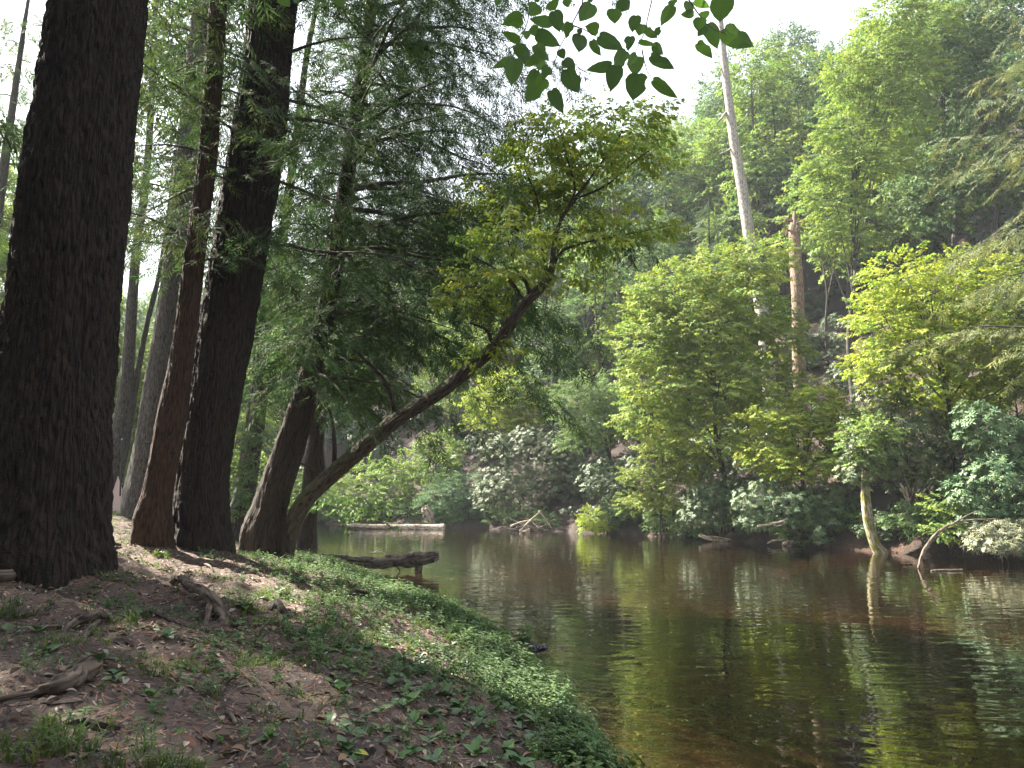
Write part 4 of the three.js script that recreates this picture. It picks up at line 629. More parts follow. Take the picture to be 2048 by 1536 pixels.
limbThing('fallen_log', 'smooth pale log floating along the far bank', 'log', [[690, 1051, 5], [735, 1052, 8], [780, 1054, 10], [830, 1055, 13], [870, 1056, 15], [890, 1056, 18]], 49, palewood, { seg: 18, step: 0.15, amp: 0.012, extra: [[[735, 1050, 4], [715, 1048, 3], [695, 1049, 2]]] });
limbThing('arched_branch', 'bare arched branch standing in the water under the far bank', 'branch', [[1838, 1136, 7], [1841, 1120, 7], [1850, 1098, 7], [1866, 1075, 7], [1885, 1058, 6], [1910, 1046, 5], [1945, 1040, 4], [1990, 1038, 2.5]], 23, driftwood, { extra: [[[1888, 1057, 5], [1915, 1042, 4], [1940, 1028, 2.5], [1965, 1020, 1.5]], [[1852, 1096, 4], [1858, 1094, 2.5], [1862, 1095, 2]], [[1845, 1112, 4], [1851, 1118, 3], [1853, 1117, 2]], [[1920, 1044, 3], [1950, 1050, 2.5], [1985, 1048, 1.5]]] });
limbThing('drift_branch', 'short stick lying on the water beside the arched branch', 'branch', [[1862, 1142, 4], [1880, 1140, 4], [1905, 1140, 3.5], [1925, 1139, 2.5]], 22.2, driftwood);
limbThing('drift_branch', 'bleached forked branch at the water below the yellow green shrub', 'branch', [[1398, 1070, 6], [1412, 1075, 8], [1432, 1080, 8], [1456, 1082, 5]], 36, palewood, { extra: [[[1412, 1074, 4], [1425, 1073, 3], [1462, 1079, 2]]] });
limbThing('drift_branch', 'long bleached branch lying on the water below the low broad rhododendron', 'branch', [[1565, 1090, 4], [1572, 1085, 7], [1600, 1085, 6], [1640, 1087, 4]], 33, palewood, { extra: [[[1590, 1094, 3], [1615, 1092, 4], [1632, 1089, 3]], [[1535, 1086, 3], [1545, 1082, 4], [1568, 1078, 3]]] });
limbThing('drift_branch', 'twisted white branch in the water beyond the leaning trees', 'branch', [[600, 1042, 3], [608, 1036, 4], [616, 1042, 4], [610, 1048, 3]], 58, palewood);
limbThing('dead_limb', 'bare pale forked limb poking out of the low broad rhododendron', 'branch', [[1515, 1052, 4], [1540, 1048, 5], [1565, 1042, 4], [1575, 1036, 3]], 31.6, palewood, { extra: [[[1545, 1047, 3], [1555, 1052, 2.5], [1570, 1046, 2]]] });
{ // mossy pale trunk rising from the water
  const q = trunkFromPixels([[1766, 1112, 26], [1752, 1092, 23], [1742, 1062, 21], [1735, 1030, 20], [1731, 990, 18], [1731, 950, 15], [1736, 900, 8]], 28.9), f = q.pts[0].clone(); f.y = -0.3; const t = thing('mossy_tree', 'pale mossy trunk curving up out of the water under the rhododendrons', 'tree', f);
  q.pts.unshift(V(f.x + 0.08, -0.5, f.z)); q.rad.unshift(q.rad[0]);
  const g = tube(q.pts, q.rad, { seg: 20, step: 0.05, relief: barkRelief(0.015, 10, 19) }); g.translate(-f.x, -f.y, -f.z); const P = g.attributes.position, c = new Float32Array(P.count * 3);
  for (let k = 0; k < P.count; k++) { const m = sstep(-0.05, 0.3, n3(P.getX(k) * 3, P.getY(k) * 2.2, P.getZ(k) * 3)); c.set([lerp(0.42, 0.2, m), lerp(0.38, 0.22, m), lerp(0.28, 0.04, m)], k * 3); }
  g.setAttribute('color', new THREE.BufferAttribute(c, 3)); part(t, 'trunk', g, barkMossy);
  copiesMade += leafyCrown(t, lobesFromPixels(28.4, [[1735, 915, 30, 26], [1755, 860, 36, 34], [1715, 880, 30, 26]]), { kind: 'broad', size: 0.9, dens: 1, col: LIGHT, hollow: 0.2 });
}
{ // dead branches heaped on the far water's edge
  const c = onLevel(1065, 1062, 0), t = thing('dead_branch_pile', 'heap of dead grey branches fanning out at the far water edge', 'branch pile', c);
  for (let k = 0; k < 34; k++) { const a = rr(-2.9, -0.25), L = rr(0.7, 2.2), b = V(rr(-1.1, 1.1), rr(0.05, 0.25), rr(-0.6, 0.3)), e = b.clone().add(V(Math.cos(a) * L, rr(-0.15, 0.75) * L * 0.6, Math.sin(a) * 0.35 * L)); part(t, 'branch', tube([b, b.clone().lerp(e, 0.5).add(V(0, rr(-0.1, 0.2), 0)), e], [rr(0.015, 0.03), 0.018, 0.007], { seg: 5, step: 0.2 }), k % 3 ? driftwood : palewood); }
  for (const [a, b] of [[[1040, 1062], [1082, 1022]], [[1078, 1022], [1103, 1056]], [[1022, 1052], [1062, 1040]]]) { const A = at(a[0], a[1], 45.5).sub(c), B = at(b[0], b[1], 46).sub(c); part(t, 'branch', tube([A, A.clone().lerp(B, 0.5).add(V(0, 0.05, 0)), B], [0.06, 0.05, 0.035], { seg: 8, step: 0.15 }), palewood); }
}
{ const r = rngOf(8); // pale tangled roots hanging in the dark hollow
  const o = at(1835, 960, 28), t = thing('hanging_roots', 'tangle of pale roots hanging in the dark hollow of the far bank', 'roots', o);
  for (let k = 0; k < 16; k++) { const x = 1800 + r() * 75, y = 955 + r() * 30, pts = [], w = 2.2 + r() * 3; let px = x, py = y; for (let j = 0; j < 5; j++) { pts.push([px, py, w * (1 - j * 0.16), 28.2 + r() * 0.4]); px += (r() - 0.45) * 30; py += 8 + r() * 18; } const q = trunkFromPixels(pts, 28.2), g = tube(q.pts, q.rad, { seg: 6, step: 0.06 }); g.translate(-o.x, -o.y, -o.z); part(t, 'root', g, k % 2 ? driftwood : palewood); }
}
const rockMat = new THREE.MeshStandardMaterial({ color: new THREE.Color(0.16, 0.15, 0.14), roughness: 0.8, map: barkMap }), wetRock = new THREE.MeshStandardMaterial({ color: new THREE.Color(0.035, 0.033, 0.034), roughness: 0.25 }), soilMat = new THREE.MeshStandardMaterial({ color: new THREE.Color(0.05, 0.038, 0.03), roughness: 0.95, bumpMap: barkBump, bumpScale: 0.01 });
const rock = (s, seed, sq = 0.6) => { const g = new THREE.IcosahedronGeometry(s, 3), P = g.attributes.position; for (let k = 0; k < P.count; k++) { const v = V(P.getX(k), P.getY(k), P.getZ(k)), u = v.clone().normalize(), q = 1 + 0.28 * n3(u.x * 1.4 + seed, u.y * 1.4, u.z * 1.4) + 0.1 * n3(u.x * 4 + seed, u.y * 4, u.z * 4); P.setXYZ(k, v.x * q, v.y * q * sq, v.z * q); } g.computeVertexNormals(); return g; };
{ const p = onLevel(852, 1050, 0.3), m = new THREE.Mesh(rock(0.42, 3, 1.6).scale(0.8, 1, 0.7), new THREE.MeshStandardMaterial({ color: new THREE.Color(0.3, 0.26, 0.22), roughness: 0.9, map: barkMap })); m.position.copy(at(856, 1030, 51)); m.rotation.z = 0.5; top(m, 'boulder'); tag(m, 'pale upright rock on the far bank above the smooth pale log', 'rock'); }
{ const p = onLevel(1152, 1058, 0), m = new THREE.Mesh(rock(0.22, 5), new THREE.MeshStandardMaterial({ color: new THREE.Color(0.45, 0.4, 0.36), roughness: 0.9 })); m.position.copy(p); top(m, 'stone'); tag(m, 'small pale stone in the water beside the bright yellow bush', 'stone'); }

// ------------------------------------------------------------------ ground cover on the near bank
const GRASS = (() => { const q = rngOf(31), rq = (a, b) => a + (b - a) * q(); return [0, 1, 2, 3].map((v) => { const b = new Bag(), n = 11; for (let k = 0; k < n; k++) { const a = q() * 6.283, o = V(rq(-0.04, 0.04), -0.01, rq(-0.04, 0.04)), h = rq(0.06, 0.15), r = h * rq(0.4, 1.5), w = rq(0.006, 0.011), s = V(-Math.sin(a), 0, Math.cos(a)).multiplyScalar(w / 2), m = o.clone().add(V(Math.cos(a) * r * 0.35, h * 0.65, Math.sin(a) * r * 0.35)), e = o.clone().add(V(Math.cos(a) * r, h * rq(0.7, 1), Math.sin(a) * r)); const i = [o.clone().add(s), o.clone().sub(s), m.clone().add(s), m.clone().sub(s), e].map((p) => b.v(p.x, p.y, p.z)); b.tri(i[0], i[1], i[2]); b.tri(i[1], i[3], i[2]); b.tri(i[2], i[3], i[4]); } return b.geo(); }); })();
const SPRIG = (() => { const q = rngOf(37), rq = (a, b) => a + (b - a) * q(); return [0, 1, 2].map(() => { const b = new Bag(); for (let st = 0; st < 2; st++) { const e = V(rq(-0.04, 0.04), rq(0.05, 0.11), rq(-0.04, 0.04)); b.stick(V(0, -0.01, 0), e, 0.0015, 0.001); for (let k = 0; k < 6; k++) { const a = q() * 6.283; b.leaf(e.clone().multiplyScalar(rq(0.4, 1)), V(Math.cos(a), rq(-0.1, 0.5), Math.sin(a)), UPV, rq(0.025, 0.045), rq(0.018, 0.028), { droop: 0.25 }); } } return b.geo(); }); })();
const LITTER = (() => { const q = rngOf(41), rq = (a, b) => a + (b - a) * q(); return [0, 1, 2].map(() => { const b = new Bag(); b.leaf(V(0, 0.004, 0), V(1, rq(0, 0.2), 0), V(0, 1, rq(-0.2, 0.2)), 0.06, 0.035, { rows: 3, fold: rq(0.3, 0.9), droop: rq(-0.3, 0.3) }); return b.geo(); }); })();
const NEEDLES = (() => { const q = rngOf(43), rq = (a, b) => a + (b - a) * q(); return [0, 1].map(() => { const b = new Bag(); for (let k = 0; k < 22; k++) { const a = q() * 6.283, o = V(rq(-0.12, 0.12), rq(0.003, 0.008), rq(-0.12, 0.12)), l = rq(0.02, 0.06); b.blade(o, o.clone().add(V(Math.cos(a) * l, rq(-0.003, 0.004), Math.sin(a) * l)), rq(0.0015, 0.003), UPV); } return b.geo(); }); })();
const scatter = (n, x0, x1, z0, z1, want) => { const o = []; let g = 0; while (o.length < n && g++ < n * 40) { const x = rr(x0, x1), z = rr(z0, z1), s = shore(x, z); if (s.side !== -1) continue; const p = want(x, z, s.d); if (p > 0 && R() < p) o.push([x, z, s.d]); } return o; };
const slopeUp = (x, z) => V(height(x - 0.1, z) - height(x + 0.1, z), 0.2, height(x, z - 0.1) - height(x, z + 0.1)).normalize();
const spread = (name, label, category, variants, material, spots, size, col) => { const whole = new THREE.Group(); whole.userData.kind = 'stuff'; top(whole, name); tag(whole, label, category); variants.forEach((g, v) => { const list = spots.filter((_, k) => k % variants.length === v).map(([x, z, d]) => { const a = R() * 6.283, u = slopeUp(x, z); return { p: V(x, height(x, z), z), d: V(Math.cos(a), 0, Math.sin(a)).addScaledVector(u, -(Math.cos(a) * u.x + Math.sin(a) * u.z)), u, s: rr(size[0], size[1]), c: col() }; }); if (list.length) copies(name + '_patch', g, material, list, whole); }); copiesMade += spots.length; };
const patch = (x, z) => fbm2(x * 0.7 + 9, z * 0.7 - 4, 3);
const worn = (x, z) => sstep(-5.2, -4.0, z) * sstep(-0.4, -1.2, x);      // the trodden path at the front
const lush = (x, z, d) => sstep(0, 0.1, d) * (1 - sstep(0.35, 1.0 + 0.9 * sstep(-7, -12, z), d)) * sstep(-21, -18, z);
const thin = (x, z, d) => 0.13 * sstep(0, 0.1, d) * (1 - sstep(2.2, 3.6, d)) * sstep(-5, -8, z) * sstep(-21, -18, z);
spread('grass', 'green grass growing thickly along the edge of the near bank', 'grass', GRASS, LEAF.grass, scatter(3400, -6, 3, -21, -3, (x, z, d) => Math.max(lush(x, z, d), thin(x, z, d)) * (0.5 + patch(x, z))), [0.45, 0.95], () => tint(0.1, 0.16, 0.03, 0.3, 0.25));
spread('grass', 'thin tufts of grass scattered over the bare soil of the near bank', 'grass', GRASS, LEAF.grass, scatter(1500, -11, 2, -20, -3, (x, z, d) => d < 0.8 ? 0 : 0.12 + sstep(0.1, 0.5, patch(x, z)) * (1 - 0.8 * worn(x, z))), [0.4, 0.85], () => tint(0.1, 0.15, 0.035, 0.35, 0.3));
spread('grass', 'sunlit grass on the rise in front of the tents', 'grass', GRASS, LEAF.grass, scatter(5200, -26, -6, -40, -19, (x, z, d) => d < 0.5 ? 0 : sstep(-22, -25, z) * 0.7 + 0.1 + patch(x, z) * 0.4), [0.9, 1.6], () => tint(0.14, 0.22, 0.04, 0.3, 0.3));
spread('ground_cover', 'low leafy weeds carpeting the edge of the near bank', 'weeds', SPRIG, LEAF.grass, scatter(4600, -6, 3, -20, -3, (x, z, d) => Math.max(lush(x, z, d), thin(x, z, d)) * (0.55 + patch(z, x))), [1.0, 2.1], () => tint(0.085, 0.155, 0.035, 0.3, 0.2));
spread('ground_cover', 'small weeds scattered over the soil of the near bank', 'weeds', SPRIG, LEAF.grass, scatter(2200, -10, 2, -18, -3, (x, z, d) => sstep(0.0, 0.4, patch(z + 5, x)) * (1 - 0.7 * worn(x, z))), [0.5, 1.2], () => tint(0.08, 0.16, 0.04, 0.3, 0.2));
spread('leaf_litter', 'dry fallen leaves lying on the soil of the near bank', 'leaf litter', LITTER, LEAF.litter, scatter(9500, -11, 2, -18, -2.6, (x, z, d) => d < 0.4 ? 0 : 0.3 + patch(x * 1.7, z * 1.7)), [0.5, 1.5], () => { const k = R(); return k < 0.5 ? tint(0.2, 0.13, 0.085, 0.4, 0.15) : k < 0.8 ? tint(0.3, 0.24, 0.19, 0.3, 0.1) : tint(0.1, 0.06, 0.04, 0.3, 0.1); });
spread('needle_litter', 'brown fallen needles covering the soil of the near bank', 'needles', NEEDLES, LEAF.litter, scatter(5200, -10, 2, -15, -2.6, (x, z, d) => d < 0.3 ? 0 : 0.8), [0.7, 1.3], () => tint(0.22, 0.135, 0.09, 0.45, 0.15));
const TWIGS = (() => { const q = rngOf(47), rq = (a, b) => a + (b - a) * q(); return [0, 1, 2].map(() => { const b = new Bag(); let p = V(0, 0.006, 0); for (let k = 0; k < 3; k++) { const e = p.clone().add(V(rq(0.03, 0.06), rq(-0.004, 0.006), rq(-0.02, 0.02))); b.stick(p, e, 0.0035 - k * 0.0007, 0.0028 - k * 0.0007); p = e; } return b.geo(); }); })();
spread('twig_litter', 'short broken twigs strewn over the soil of the near bank', 'twigs', TWIGS, LEAF.litter, scatter(1700, -10, 2, -15, -2.6, (x, z, d) => d < 0.3 ? 0 : 0.6), [0.5, 1.8], () => R() < 0.7 ? tint(0.07, 0.05, 0.038, 0.4, 0.1) : tint(0.2, 0.16, 0.13, 0.3, 0.1));
spread('gravel', 'small pale stone chips in the worn soil', 'gravel', [rock(0.008, 1), rock(0.012, 2)].map((g) => g), rockMat, scatter(1500, -6, 2, -9, -2.6, (x, z, d) => d < 0.5 ? 0 : 0.25 + worn(x, z)), [0.4, 1.3], () => tint(2.2, 2.1, 2.0, 0.4, 0.05));
// broad-leaved weeds, each a plant with its own leaves
{
  const q = rngOf(51), rq = (a, b) => a + (b - a) * q();
  const leafG = [0, 1, 2].map((k) => { const b = new Bag(); b.leaf(V(0.15, 0.02, 0), V(1, 0.1, 0), UPV, 0.85, 0.48 + 0.08 * k, { rows: 5, droop: 0.25 + 0.12 * k, fold: 0.25, widest: 0.4, heart: 0.15 }); b.stick(V(0, -0.02, 0), V(0.16, 0.02, 0), 0.02, 0.016); return b.geo(); });
  const mats = [[0.06, 0.135, 0.03], [0.085, 0.18, 0.03], [0.09, 0.15, 0.055]].map((c) => new THREE.MeshPhysicalMaterial({ color: new THREE.Color(...c), roughness: 0.55, transmission: 0.3, thickness: 0, side: THREE.DoubleSide }));
  const plant = (p, size, label, group) => { const t = thing('broadleaf_weed', label, 'weed', p, group), n = 4 + Math.floor(q() * 4), a0 = q() * 6.283, m = mats[Math.floor(q() * 3)]; for (let k = 0; k < n; k++) { const l = part(t, 'leaf', leafG[Math.floor(q() * 3)], m); l.rotation.set(rq(-0.3, 0.3), a0 + k * 2.4 + rq(-0.3, 0.3), rq(0.15, 0.95), 'YZX'); l.scale.setScalar(size * rq(0.7, 1.2)); } };
  let n = 0, g = 0; const seen = [];
  while (n < 150 && g++ < 7000) { const px = rq(560, 1230), py = rq(1290, 1536), lim = 620 + (py - 1290) * 0.2; if (px < lim || (px < 760 && q() < 0.6)) continue; const p = onGround(px, py); const s = shore(p.x, p.z); if (s.side !== -1 || s.d < 0.12) continue; if (seen.some((o) => o.distanceTo(p) < 0.13)) continue; seen.push(p); plant(p, rq(0.075, 0.125), 'broad leaved green weed among others at the front of the near bank', 'broad leaved weeds at the front of the bank'); n++; }
  for (const [px, py, s] of [[285, 1235, 0.14], [300, 1260, 0.12], [335, 1275, 0.12], [90, 1310, 0.13], [75, 1265, 0.12], [20, 1270, 0.15], [200, 1325, 0.12], [305, 1395, 0.11], [230, 1360, 0.09], [430, 1330, 0.08], [520, 1200, 0.13], [555, 1185, 0.12], [490, 1215, 0.13], [610, 1280, 0.12], [630, 1270, 0.12], [540, 1480, 0.09], [240, 1345, 0.1], [320, 1110, 0.12], [260, 1050, 0.1], [600, 1165, 0.12], [470, 1250, 0.1], [690, 1500, 0.09], [455, 1360, 0.08], [370, 1340, 0.08], [60, 1400, 0.1]]) plant(onGround(px, py), s, 'broad leaved weed growing alone between roots and bare soil', 'single broad leaved weeds on the soil');
}
// taller grass clumps standing out on the bank
{
  const clump = (px, py, n, rad, size, label, col) => { const c = onGround(px, py), t = thing('grass_clump', label, 'grass clump', c); const per = GRASS.map(() => []); n = Math.round(n * 0.55); for (let k = 0; k < n; k++) { const a = R() * 6.283, q = rad * Math.sqrt(R()), p = drop(c.x + Math.cos(a) * q, c.z + Math.sin(a) * q * 0.8); per[k % 4].push({ p: p.sub(c), d: V(Math.cos(a), 0, Math.sin(a)), u: V(Math.cos(a) * 0.25, 1, Math.sin(a) * 0.25), s: size * 0.62 * rr(0.7, 1.2), c: col() }); } per.forEach((l, k) => copies('blades', GRASS[k], LEAF.grass, l, t)); copiesMade += n; };
  const fresh = () => tint(0.12, 0.17, 0.03, 0.3, 0.25), dull = () => tint(0.075, 0.12, 0.035, 0.3, 0.2);
  clump(50, 1490, 70, 0.34, 1.7, 'tall leafy grass clump beside the half buried broken root', fresh); clump(275, 1525, 60, 0.3, 1.3, 'low spreading grass clump at the front of the worn soil', dull); clump(345, 1545, 30, 0.16, 1.2, 'small grass clump beside the low spreading one', fresh);
  clump(235, 1235, 60, 0.36, 1.6, 'mounded grass clump over the pale buried roots', dull); clump(330, 1115, 26, 0.2, 1.6, 'bright grass tuft in front of the joined trunks', fresh); clump(545, 1190, 34, 0.3, 1.7, 'bright grass tuft on the slope above the lush bank edge', fresh);
  clump(340, 1350, 40, 0.3, 1.2, 'wispy grass tuft on the litter in the middle of the bank', fresh); clump(490, 1215, 30, 0.26, 1.6, 'grass tuft beside the arching gnarled root', fresh); clump(620, 1275, 40, 0.26, 1.6, 'long bladed tuft above the broad leaved weeds', dull); clump(560, 1320, 40, 0.35, 1.2, 'pale grass patch above the worn soil', fresh); clump(60, 1230, 24, 0.3, 1.8, 'dark grass tuft left of the mounded clump', dull);
}
// roots and sticks that lie on the soil: rows of [px, py, width px, height above ground]
function groundLimb(name, label, category, rows, material, { seg = 12, amp = 0.01, freq = 14, extra = [] } = {}, group) {
  const place = (list) => { const pts = list.map(([px, py, w, h = 0]) => { const p = onGround(px, py); p.y = height(p.x, p.z) + h; return p; }); return { pts, rad: list.map((q, k) => pxToM(q[2], pts[k]) / 2) }; };
  const q = place(rows), f = q.pts[0].clone(), t = thing(name, label, category, f, group), g = tube(q.pts, q.rad, { seg, step: 0.02, relief: barkRelief(amp, freq, rows[0][0]) }); g.translate(-f.x, -f.y, -f.z); part(t, 'stem', g, material);
  for (const e of extra) { const l = place(e), h = tube(l.pts, l.rad, { seg: 8, step: 0.03, relief: barkRelief(amp * 0.5, freq, e[0][0]) }); h.translate(-f.x, -f.y, -f.z); part(t, 'branch', h, material); }
}
const rootMat = barkMat(0.16, 0.125, 0.1, 0.008), darkRoot = barkMat(0.05, 0.04, 0.033, 0.008), stickMat = barkMat(0.2, 0.16, 0.13, 0.004);
groundLimb('gnarled_root', 'gnarled root arching out of the soil in the middle of the bank', 'root', [[345, 1172, 12, 0.02], [352, 1168, 18, 0.1], [362, 1180, 19, 0.13], [380, 1196, 19, 0.12], [405, 1212, 22, 0.12], [425, 1228, 28, 0.1], [440, 1240, 26, 0.05], [452, 1252, 18, -0.06]], rootMat, { seg: 18, amp: 0.02, freq: 12, extra: [[[418, 1228, 16, 0.08], [414, 1242, 14, 0.03], [408, 1254, 10, -0.04]], [[440, 1238, 12, 0.05], [462, 1240, 9, 0.01], [480, 1244, 6, -0.02]]] });
groundLimb('exposed_root', 'thick root running from the foot of the thickest trunk', 'root', [[-30, 1116, 24, 0.02], [20, 1118, 22, 0.06], [60, 1118, 20, 0.07], [90, 1128, 18, 0.06], [115, 1142, 15, 0.02], [135, 1156, 10, -0.05]], darkRoot, { seg: 16, amp: 0.012 });
groundLimb('exposed_root', 'pale buried roots under the mounded grass clump', 'root', [[125, 1262, 12, -0.02], [150, 1258, 18, 0.05], [175, 1252, 19, 0.07], [200, 1246, 16, 0.06], [225, 1240, 10, 0]], rootMat, { seg: 16, amp: 0.012, extra: [[[196, 1258, 12, 0.05], [175, 1272, 14, 0.03], [162, 1288, 12, -0.03]], [[120, 1262, 10, 0.02], [90, 1262, 9, 0.02], [60, 1270, 7, -0.02]]] });
groundLimb('half_buried_root', 'thick half buried broken root with a hollow split end', 'root', [[-20, 1400, 20, -0.03], [30, 1398, 26, 0.0], [80, 1394, 34, 0.02], [120, 1386, 40, 0.03], [155, 1372, 44, 0.04], [180, 1360, 36, 0.05], [194, 1352, 16, 0.06]], rootMat, { seg: 34, amp: 0.04, freq: 9, extra: [[[165, 1372, 16, 0.02], [188, 1366, 14, 0.02], [206, 1358, 6, 0.03]], [[120, 1372, 12, 0.09], [140, 1362, 12, 0.1], [160, 1352, 7, 0.1]], [[150, 1360, 14, 0.1], [172, 1350, 13, 0.11], [192, 1342, 8, 0.1]]] });
groundLimb('exposed_root', 'dark root beside the lush grass of the bank edge', 'root', [[685, 1200, 7, 0], [705, 1197, 11, 0.06], [730, 1200, 12, 0.08], [750, 1208, 10, 0.05], [768, 1218, 7, -0.03]], darkRoot);
groundLimb('exposed_root', 'dark root crossing the soil behind the arching gnarled root', 'root', [[540, 1225, 8, -0.02], [552, 1215, 14, 0.04], [565, 1226, 14, 0.03], [580, 1240, 10, -0.03]], darkRoot);
groundLimb('exposed_root', 'low dark root in the worn soil at the front', 'root', [[120, 1456, 10, -0.01], [165, 1450, 15, 0.012], [200, 1455, 13, 0.012], [240, 1464, 8, -0.01]], darkRoot);
groundLimb('exposed_root', 'pale rounded root lying beside the thickest trunk at the left', 'root', [[-30, 1158, 26, 0], [10, 1160, 28, 0.04], [40, 1156, 22, 0.02], [62, 1150, 12, -0.04]], rootMat, { seg: 16 });
groundLimb('exposed_root', 'roots stepping down the slope from the leaning hemlock', 'root', [[560, 1085, 10, 0.02], [590, 1102, 12, 0.05], [620, 1115, 11, 0.05], [650, 1124, 9, 0.02], [672, 1130, 7, -0.05]], darkRoot, { extra: [[[600, 1100, 8, 0.05], [635, 1110, 8, 0.06], [665, 1116, 6, 0.02]], [[610, 1112, 8, 0.04], [640, 1130, 9, 0.03], [655, 1138, 6, -0.05]]] });
for (const [rows, label] of [
  [[[185, 1118, 8, 0.02], [210, 1106, 9, 0.05], [228, 1098, 8, 0.05], [242, 1094, 6, 0.03]], 'light stick leaning at the foot of the thickest trunk'],
  [[[452, 1432, 8, 0.012], [462, 1442, 9, 0.014], [474, 1452, 8, 0.01]], 'short thick stick on the worn soil'],
  [[[470, 1428, 4, 0.01], [475, 1445, 4, 0.015], [484, 1458, 4, 0.012], [490, 1468, 3, 0.008]], 'thin crooked twig beside the short thick stick'],
  [[[80, 1412, 4, 0.01], [110, 1412, 5, 0.012], [150, 1408, 4, 0.01], [165, 1410, 3, 0.006]], 'thin dark twig in front of the half buried broken root'],
  [[[575, 1222, 6, 0.02], [590, 1235, 7, 0.025], [604, 1250, 7, 0.02], [614, 1258, 5, 0.01]], 'pale split stick on the slope below the dark root'],
  [[[395, 1348, 4, 0.01], [420, 1340, 4, 0.015], [440, 1334, 3, 0.01]], 'thin twig crossing the leaf litter'],
  [[[290, 1402, 7, 0.012], [302, 1408, 8, 0.012], [314, 1410, 6, 0.01]], 'short flat piece of bark on the worn soil'],
  [[[640, 1482, 7, 0.01], [652, 1488, 8, 0.01], [666, 1494, 6, 0.008]], 'pale wood chip near the yellow leaf'],
  [[[818, 1485, 5, 0.015], [820, 1496, 6, 0.012], [822, 1506, 4, 0.008]], 'pale upright wood chip among the broad leaved weeds'],
  [[[480, 1392, 4, 0.01], [510, 1398, 5, 0.01], [530, 1402, 4, 0.008]], 'straight brown twig below the pale grass patch'],
  [[[430, 1468, 3, 0.008], [460, 1462, 4, 0.01], [500, 1466, 3, 0.008]], 'long thin twig lying along the worn soil'],
  [[[280, 1230, 5, 0.01], [310, 1238, 7, 0.02], [345, 1248, 6, 0.015], [362, 1252, 4, 0.005]], 'dark stick below the arching gnarled root'],
  [[[405, 1130, 4, 0.02], [420, 1138, 5, 0.03], [428, 1146, 4, 0.01]], 'bent twig under the joined trunks'],
]) groundLimb('fallen_stick', label, 'stick', rows, /dark/.test(label) ? darkRoot : stickMat, { seg: 8, amp: 0.003, freq: 30 });
{ // fallen cone: a spindle of overlapping scales
  const c = onGround(95, 1505), t = thing('pine_cone', 'brown open pine cone lying beside the tall grass clump', 'pine cone', c.add(V(0, 0.02, 0))), core = tube([V(-0.055, 0, 0), V(0, 0, 0), V(0.06, 0, 0)], [0.006, 0.011, 0.004], { seg: 8, step: 0.01 }), mat = new THREE.MeshStandardMaterial({ color: new THREE.Color(0.1, 0.06, 0.04), roughness: 0.8, side: THREE.DoubleSide }); part(t, 'core', core, mat);
  const b = new Bag(); for (let k = 0; k < 78; k++) { const f = k / 78, a = k * 2.399, x = -0.05 + 0.11 * f, r = 0.02 * Math.sin(Math.PI * (0.15 + 0.8 * f)) + 0.004, d = V(-0.35 + 0.9 * f, Math.cos(a), Math.sin(a)); b.leaf(V(x, 0, 0), d, V(1, 0, 0), r * 1.25, 0.016, { rows: 2, droop: 0.1, fold: 0.3, widest: 0.7 }); } part(t, 'scales', b.geo(), mat, true); t.rotation.set(0, -0.5, -0.12);
}
{ // yellow fallen leaf
  const b = new Bag(); b.leaf(V(0, 0, 0), V(1, 0.05, 0), V(0, 1, 0.15), 0.115, 0.05, { rows: 6, fold: 0.35, droop: 0.12, widest: 0.5 }); b.stick(V(-0.03, -0.002, 0), V(0.005, 0, 0), 0.0015, 0.001);
  const m = new THREE.Mesh(b.geo(), new THREE.MeshPhysicalMaterial({ color: new THREE.Color(0.42, 0.42, 0.04), roughness: 0.6, transmission: 0.2, thickness: 0, side: THREE.DoubleSide })); m.position.copy(onGround(702, 1508)).add(V(0, 0.014, 0)); m.rotation.y = -0.35; top(m, 'fallen_leaf'); tag(m, 'fresh yellow fallen leaf on the bare soil', 'leaf');
}
{ // clod of earth standing in the shallow water
  const c = onLevel(1042, 1296, 0), t = thing('earth_clump', 'small clod of dark earth with grass and wet stones in the shallows', 'earth clump', c);
  const g = rock(0.24, 9, 0.42); g.scale(1.15, 1, 0.8); part(t, 'soil', g, soilMat); const st = [[0.24, 0.02, 0.08, 0.07], [0.33, 0.01, 0.02, 0.055], [0.16, 0.02, 0.14, 0.06], [-0.25, 0.03, 0.1, 0.06]]; for (const [x, y, z, s] of st) part(t, 'stone', rock(s, x * 9, 0.7).translate(x, y, z), wetRock);
  const l = [], l2 = []; for (let k = 0; k < 26; k++) { const a = R() * 6.283, q = R() * 0.13; (k < 16 ? l : l2).push({ p: V(Math.cos(a) * q + 0.02, 0.07, Math.sin(a) * q), d: V(Math.cos(a), 0, Math.sin(a)), u: V(0, 1, 0), s: rr(0.9, 1.5), c: tint(0.09, 0.16, 0.03, 0.3, 0.2) }); } copies('blades', GRASS[1], LEAF.grass, l, t); copies('weed', SPRIG[0], LEAF.grass, l2.map((q) => ({ ...q, s: q.s * 1.6 })), t);
}
